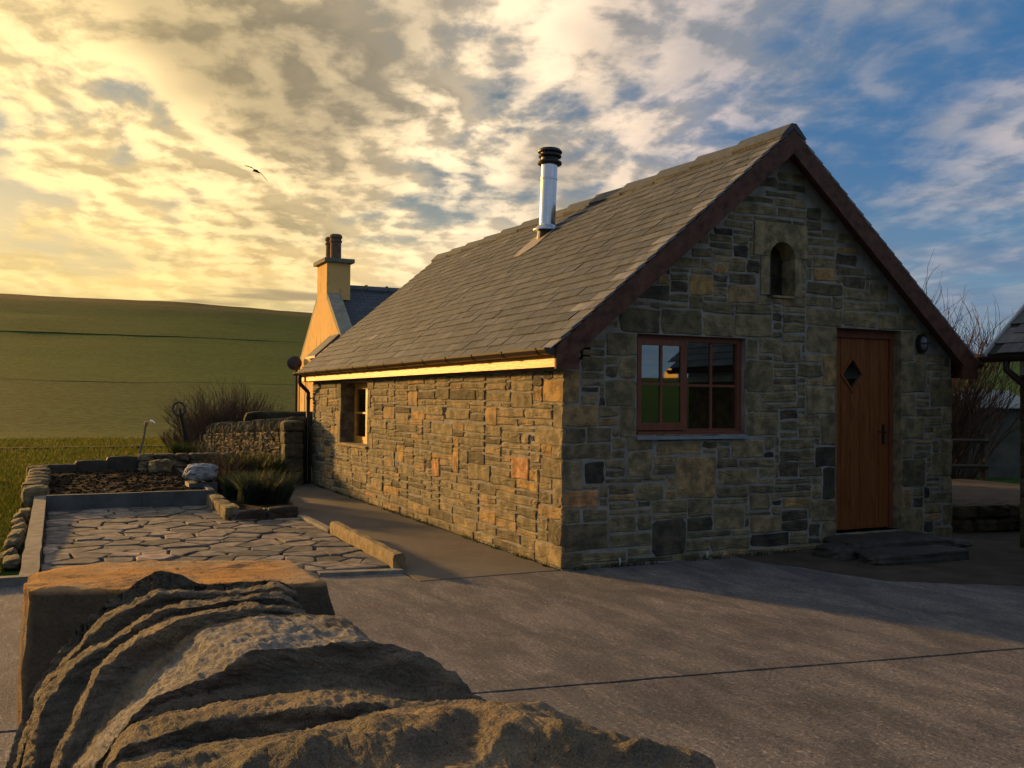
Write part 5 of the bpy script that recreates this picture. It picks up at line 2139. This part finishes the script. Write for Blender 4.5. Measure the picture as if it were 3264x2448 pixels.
tl = [attop(*p) for p in ((58, 1237), (147, 1219), (294, 1209), (640, 1205), (696, 1246), (718, 1254), (560, 1262), (270, 1270), (64, 1273))]
poly = [(p[0], p[1]) for p in tl]
cxy = (sum(p[0] for p in poly)/len(poly), sum(p[1] for p in poly)/len(poly))
# walk the outline and skin it with rough rows
dense = []
for (a_, b_) in zip(poly, poly[1:]+poly[:1]):
    m_ = max(2, int(math.hypot(a_[0]-b_[0], a_[1]-b_[1])/.012))
    for i in range(m_):
        dense.append((a_[0]+(b_[0]-a_[0])*i/m_, a_[1]+(b_[1]-a_[1])*i/m_))
nd_ = len(dense)
V_, F_ = [], []
rows = [(0.0, .0), (.10, .02), (.2, .03), (.3, .03), (.4, .03), (.5, .03), (.58, .03), (.66, .02), (.74, .03), (.82, .02), (.88, .02), (.93, .02), (.97, .01), (.985, .006), (.995, .0)]
zr = [zt_*r_ for r_, _ in rows]
for zi, z in enumerate(zr):
    k_ = 1.0 + .10*(1-z/zt_)
    for (x, y) in dense:
        px, py = cxy[0]+(x-cxy[0])*k_, cxy[1]+(y-cxy[1])*k_
        nn = .018*fbm((px*5, py*5, z*9), 1, 5) + .012*fbm((px*20, py*20, z*20), 1, 4)
        s_ = 1+nn/.4
        if zi >= len(zr)-2:
            s_ -= .004*(zi-len(zr)+3)
        V_.append((cxy[0]+(px-cxy[0])*s_, cxy[1]+(py-cxy[1])*s_, z*ztop(px, py)/zt_))
NRING = 14
for q_ in range(1, NRING+1):
    k_ = 1-q_/NRING
    for (x, y) in dense:
        px, py = cxy[0]+(x-cxy[0])*k_*.992, cxy[1]+(y-cxy[1])*k_*.992
        V_.append((px, py, ztop(px, py)-.002+.010*fbm((px*6, py*6, 9), 1, 5)+.004*fbm((px*30, py*30, 2), 1, 3)))
nrow = len(zr)+NRING
for i in range(nrow-1):
    for j in range(nd_):
        F_.append((i*nd_+j, i*nd_+(j+1) % nd_, (i+1)*nd_+(j+1) % nd_, (i+1)*nd_+j))
F_ = [f[::-1] for f in F_]
# outline runs clockwise or not: make normals face out
area = sum(a_[0]*b_[1]-b_[0]*a_[1] for a_, b_ in zip(poly, poly[1:]+poly[:1]))
if area > 0:
    F_ = [f[::-1] for f in F_]
tb = [.1]*(nd_*(len(zr)-1)) + [1.0]*(nd_*(NRING+1))  # light put into the colour: sunlit top, dark shaded sides
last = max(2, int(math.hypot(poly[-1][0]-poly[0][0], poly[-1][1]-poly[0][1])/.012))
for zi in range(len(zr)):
    for j_ in range(nd_-last, nd_):                # the sunward end face gets the same painted sunlight, fainter
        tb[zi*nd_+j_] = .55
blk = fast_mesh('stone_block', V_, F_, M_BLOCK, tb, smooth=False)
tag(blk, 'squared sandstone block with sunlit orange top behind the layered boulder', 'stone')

# layered boulder: strata edges traced as ledges and risers at their own distances
def c7(pts7):
    return [(x/2.040, 1186+y/2.040) for x, y in pts7]


_A = [(20, 960), (150, 620), (270, 440), (420, 270), (560, 180), (640, 120), (700, 97), (790, 112), (880, 150), (1000, 150), (1200, 138), (1290, 165)]
_B = [(60, 960), (175, 640), (300, 480), (430, 330), (560, 250), (700, 185), (850, 190), (950, 190), (1050, 185), (1150, 165), (1215, 150), (1300, 200)]
_C = [(80, 960), (185, 655), (310, 495), (440, 345), (570, 265), (710, 200), (860, 203), (960, 202), (1060, 197), (1160, 178), (1230, 165), (1310, 215)]
_D = [(100, 960), (160, 700), (215, 590), (350, 470), (470, 405), (600, 318), (740, 258), (920, 228), (1050, 215), (1130, 205), (1230, 200), (1320, 250)]
_E = [(150, 960), (185, 725), (245, 608), (380, 485), (490, 418), (620, 329), (750, 270), (930, 242), (1060, 228), (1140, 219), (1240, 215), (1330, 265)]
_F = [(230, 960), (290, 800), (380, 610), (430, 510), (560, 420), (650, 362), (780, 306), (880, 283), (1000, 260), (1100, 243), (1250, 258), (1340, 290)]
_G = [(262, 960), (318, 812), (402, 625), (452, 525), (577, 434), (662, 378), (790, 320), (890, 298), (1010, 277), (1110, 264), (1255, 275), (1350, 305)]
_H = [(310, 960), (390, 850), (480, 690), (585, 560), (700, 475), (830, 388), (930, 343), (1040, 312), (1150, 300), (1250, 292), (1330, 292), (1420, 302)]
_I = [(330, 960), (400, 880), (520, 735), (640, 615), (760, 495), (850, 395), (960, 345), (1100, 312), (1250, 300), (1400, 298), (1500, 308), (1560, 345)]
_J = [(420, 950), (480, 880), (560, 770), (700, 645), (850, 592), (970, 545), (1100, 455), (1250, 440), (1400, 428), (1600, 400), (1690, 440), (1740, 455)]
_J2 = [(445, 950), (510, 868), (575, 785), (750, 685), (900, 640), (1050, 600), (1200, 560), (1400, 540), (1600, 520), (1800, 455), (1900, 480), (1980, 530)]
_J3 = [(462, 950), (522, 855), (588, 788), (775, 702), (950, 665), (1120, 635), (1300, 610), (1500, 590), (1700, 590), (1900, 560), (2020, 560), (2090, 610)]
_K = [(480, 950), (530, 850), (600, 792), (800, 722), (1000, 692), (1200, 662), (1400, 640), (1550, 628), (1680, 655), (1850, 680), (2030, 672), (2150, 672)]
_L = [(490, 958), (540, 880), (700, 828), (850, 780), (1000, 758), (1150, 740), (1300, 712), (1450, 690), (1600, 680), (1750, 700), (1900, 700), (2165, 690)]
_M = [(520, 965), (540, 935), (700, 888), (900, 862), (1060, 852), (1180, 835), (1300, 808), (1450, 785), (1600, 745), (1750, 720), (1900, 715), (2175, 700)]
_N = [(560, 985), (760, 945), (920, 905), (1060, 868), (1250, 825), (1480, 800), (1700, 735), (1850, 705), (2100, 695), (2228, 683), (2350, 716), (2690, 838)]
_O = [(560, 1060), (850, 1000), (1000, 960), (1250, 930), (1500, 900), (1750, 850), (2000, 820), (2250, 800), (2450, 820), (2650, 860), (2889, 883), (3131, 949)]
_P = [(560, 1260), (850, 1250), (1100, 1240), (1350, 1240), (1600, 1240), (1850, 1240), (2100, 1240), (2350, 1240), (2600, 1240), (2850, 1240), (3100, 1250), (3300, 1260)]
STRATA = [  # edge (left to right), distance left / middle / right, lichen: crest, foot of its riser, next crest further out ...
    (_A, (2.02, 2.20, 2.20), 0), (_B, (2.02, 2.20, 2.20), 0),
    (_B, (1.95, 2.12, 2.13), 0), (_C, (1.92, 2.085, 2.10), 0), (_D, (1.93, 2.095, 2.105), 0),
    (_D, (1.87, 2.02, 2.05), 0), (_E, (1.825, 1.97, 2.00), 0), (_F, (1.835, 1.98, 2.005), 0),
    (_F, (1.76, 1.92, 1.96), 0), (_G, (1.715, 1.87, 1.915), 0), (_H, (1.725, 1.88, 1.92), 0),
    (_I, (1.64, 1.82, 1.88), 1), (_J, (1.53, 1.62, 1.68), 1), (_J2, (1.54, 1.64, 1.67), 0), (_J3, (1.54, 1.63, 1.65), 0), (_K, (1.54, 1.63, 1.62), 0),
    (_K, (1.42, 1.45, 1.43), 0), (_L, (1.35, 1.38, 1.36), 0), (_M, (1.36, 1.385, 1.36), 0),
    (_N, (1.26, 1.25, 1.20), 0), (_O, (1.12, 1.10, 1.03), 0), (_P, (.93, .91, .87), 0),
]
NC = 300


def resample(pts2, n_):
    P = np.array(pts2, float)
    # smooth with Catmull-Rom before sampling by arc length
    Q = []
    m_ = len(P)
    for i in range(m_-1):
        p0, p1, p2, p3 = P[max(i-1, 0)], P[i], P[i+1], P[min(i+2, m_-1)]
        for t in np.linspace(0, 1, 12, endpoint=False):
            Q.append(.5*((2*p1)+(-p0+p2)*t+(2*p0-5*p1+4*p2-p3)*t*t+(-p0+3*p1-3*p2+p3)*t**3))
    Q.append(P[-1])
    Q = np.array(Q)
    d = np.r_[0, np.cumsum(np.hypot(*np.diff(Q, axis=0).T))]
    s = np.linspace(0, d[-1], n_)
    return np.stack([np.interp(s, d, Q[:, 0]), np.interp(s, d, Q[:, 1])], 1)


curves = []
_seed = {}
for sd_, grp in enumerate(((_A,), (_B, _C), (_D, _E), (_F, _G), (_H, _I), (_J,), (_J2,), (_J3,), (_K, _L), (_M, _N), (_O,), (_P,))):
    for c_ in grp:
        _seed[id(c_)] = sd_*3.7
for pts7, (dl, dm_, dr_), li in STRATA:
    q_ = resample(c7(pts7), NC)
    for i in range(NC):                          # the broken edges wander
        e_ = _seed[id(pts7)]
        q_[i, 0] += 2.6*fbm((q_[i, 0]*.035, e_, 0), 1, 4)
        q_[i, 1] += 3.0*fbm((q_[i, 0]*.030, e_, 7), 1, 4)
    s = np.linspace(0, 1, NC)
    dep = np.where(s < .5, dl+(dm_-dl)*np.sin(np.pi*np.minimum(s, .5)), dm_+(dr_-dm_)*(s-.5)*2)
    curves.append((np.array([at(x, y, d) for (x, y), d in zip(q_, dep)]), li))
rowsP, rowsT = [], []
row_start = []
for i in range(len(curves)-1):
    A3, la = curves[i]
    row_start.append(len(rowsP))
    B3, lb_ = curves[i+1]
    ln = np.linalg.norm(A3-B3, axis=1).mean()
    m_ = int(min(34, max(6, ln/.0075)))
    for k2 in range(m_):
        t = k2/m_
        rowsP.append(A3*(1-t)+B3*t)
        rowsT.append((la and lb_)*1.0)
rowsP.append(curves[-1][0])
rowsT.append(0)
G = np.array(rowsP)                                # rows x NC x 3
row_n, row_j, row_k = row_start[19], row_start[13], row_start[15]-2
# broken-stone relief along the surface normal
dU = np.gradient(G, axis=1)
dV = np.gradient(G, axis=0)
Nn = np.cross(dU, dV)
Nn /= (np.linalg.norm(Nn, axis=2, keepdims=True)+1e-9)
if (Nn @ (-CF)).mean() < 0:
    Nn = -Nn
for i in range(G.shape[0]):
    for j in range(NC):
        p = Vector(G[i, j])
        ch = mnoise.voronoi(Vector((p.x*11+.6*p.z, p.y*11, p.z*26)))[0]
        rel = .0055*(.35-(ch[1]-ch[0])) + .006*mnoise.fractal(p*9, 1.0, 2.0, 5) + .005*mnoise.fractal(Vector((p.x*10, p.y*10, p.z*45)), .8, 2.0, 4) + .0034*mnoise.fractal(p*55, .6, 2.0, 3)
        wv_ = min(1.0, max(0.0, (i-row_n)/12.0))
        if wv_ > 0:
            rel += wv_*(.030*mnoise.fractal(Vector((p.x*5+3, p.y*5, p.z*5)), 1.0, 2.0, 3) + .012*(1-2*abs(mnoise.noise(p*11))))
        elif row_j <= i <= row_k:
            rel += .016*mnoise.fractal(p*8+Vector((5, 1, 2)), 1.0, 2.0, 3)
        G[i, j] += Nn[i, j]*rel
# skirts: both ends and the back and front go down to the ground
Lc = G[:, 0] + np.array([-.02, 0, 0])
def skirt(P_, out):
    r1 = P_.copy()
    r1 += out*.03
    r1[:, 2] = P_[:, 2]*.55
    r2 = P_.copy()
    r2 += out*.05
    r2[:, 2] = -.02
    return r1, r2
l1, l2 = skirt(G[:, 0], -CR)
r1, r2 = skirt(G[:, -1], CR)
G2 = np.concatenate([l2[:, None], l1[:, None], G, r1[:, None], r2[:, None]], 1)
b1, b2 = skirt(G2[0], CF*1.0)
f1, f2 = skirt(G2[-1], -CF*1.0)
G3 = np.concatenate([b2[None], b1[None], G2, f1[None], f2[None]], 0)
T3 = [0, 0]+rowsT+[0, 0]
nR, nC_ = G3.shape[:2]
F_ = []
for i in range(nR-1):
    for j in range(nC_-1):
        F_.append((i*nC_+j, (i+1)*nC_+j, (i+1)*nC_+j+1, i*nC_+j+1))
bld = fast_mesh('layered_boulder', G3.reshape(-1, 3), F_, M_BOULDER, np.repeat(np.array(T3, float), nC_), smooth=False)
tag(bld, 'big layered sandstone boulder with curving ledges in the foreground', 'boulder')

# ================================================================== FAR THINGS
bird = empty('bird', at(552, 368, 34), 'dark bird gliding with bent wings against the clouds', 'bird')
bp = Vector(bird.location)
bR, bU, bF = Vector(CR), Vector(CU), Vector(CF)
mb = MB()
bpts = [bp+bR*(-.10)+bU*(-.02), bp+bR*(-.03)+bU*(-.01)-bF*.05, bp+bR*.05+bU*(-.03), bp+bR*.13+bU*(-.09)+bF*.05]
mb.tube([bpts[3], bpts[2], bpts[1], bpts[0]], [.015, .05, .055, .015], 8)
mb.build('body', M_BIRD, bird, smooth=True)
for sg, pts2 in ((-1, [(0, 0, 0), (-.10, .085, 0), (-.28, .16, .05), (-.42, .20, .12)]), (1, [(.06, -.03, 0), (.20, -.10, 0), (.30, -.22, .05), (.40, -.37, .12)])):
    mb = MB()
    V_ = []
    wdt = [.09, .085, .06, .01]
    for (x, y, z), w_ in zip(pts2, wdt):
        c_ = bp+bR*x+bU*y+bF*z
        V_ += [c_+bF*w_+bU*.006, c_-bF*w_+bU*.006, c_-bF*w_-bU*.012, c_+bF*w_-bU*.012]
    F_ = [(i*4+k2, i*4+(k2+1) % 4, i*4+4+(k2+1) % 4, i*4+4+k2) for i in range(3) for k2 in range(4)] + [(0, 1, 2, 3), (15, 14, 13, 12)]
    mb.add(V_, F_)
    mb.build('wing', M_BIRD, bird)

# small houses on the far slope behind the camera, seen in the window glass
def croft(loc, label):
    x, y = loc
    z = terrain_z(x, y)-.4
    e = empty('distant_house', (x, y, z), label, 'house', 'houses mirrored in the gable window')
    FR = frame((x, y, z), (.82, .57, 0), (0, 0, 1), (-.57, .82, 0))
    m_ = MB()
    m_.prism([(-3, 0), (3, 0), (3, 3), (0, 6), (-3, 3)], FR, -11, 0)
    m_.build('wall', M_HARL, e)
    m_ = MB()
    for sg in (-1, 1):
        p = [(0, 6.15), (sg*3.3, 2.85), (sg*3.3, 2.70), (0, 6.0)]
        m_.prism(p if sg < 0 else p[::-1], FR, -11.2, .2)
    m_.build('roof', M_SLATE_FAR, e)


croft((252, -356), 'tiny pale gabled house mirrored in the left casement panes')
croft((282, -352), 'tiny gabled house mirrored beside the first one in the casement')
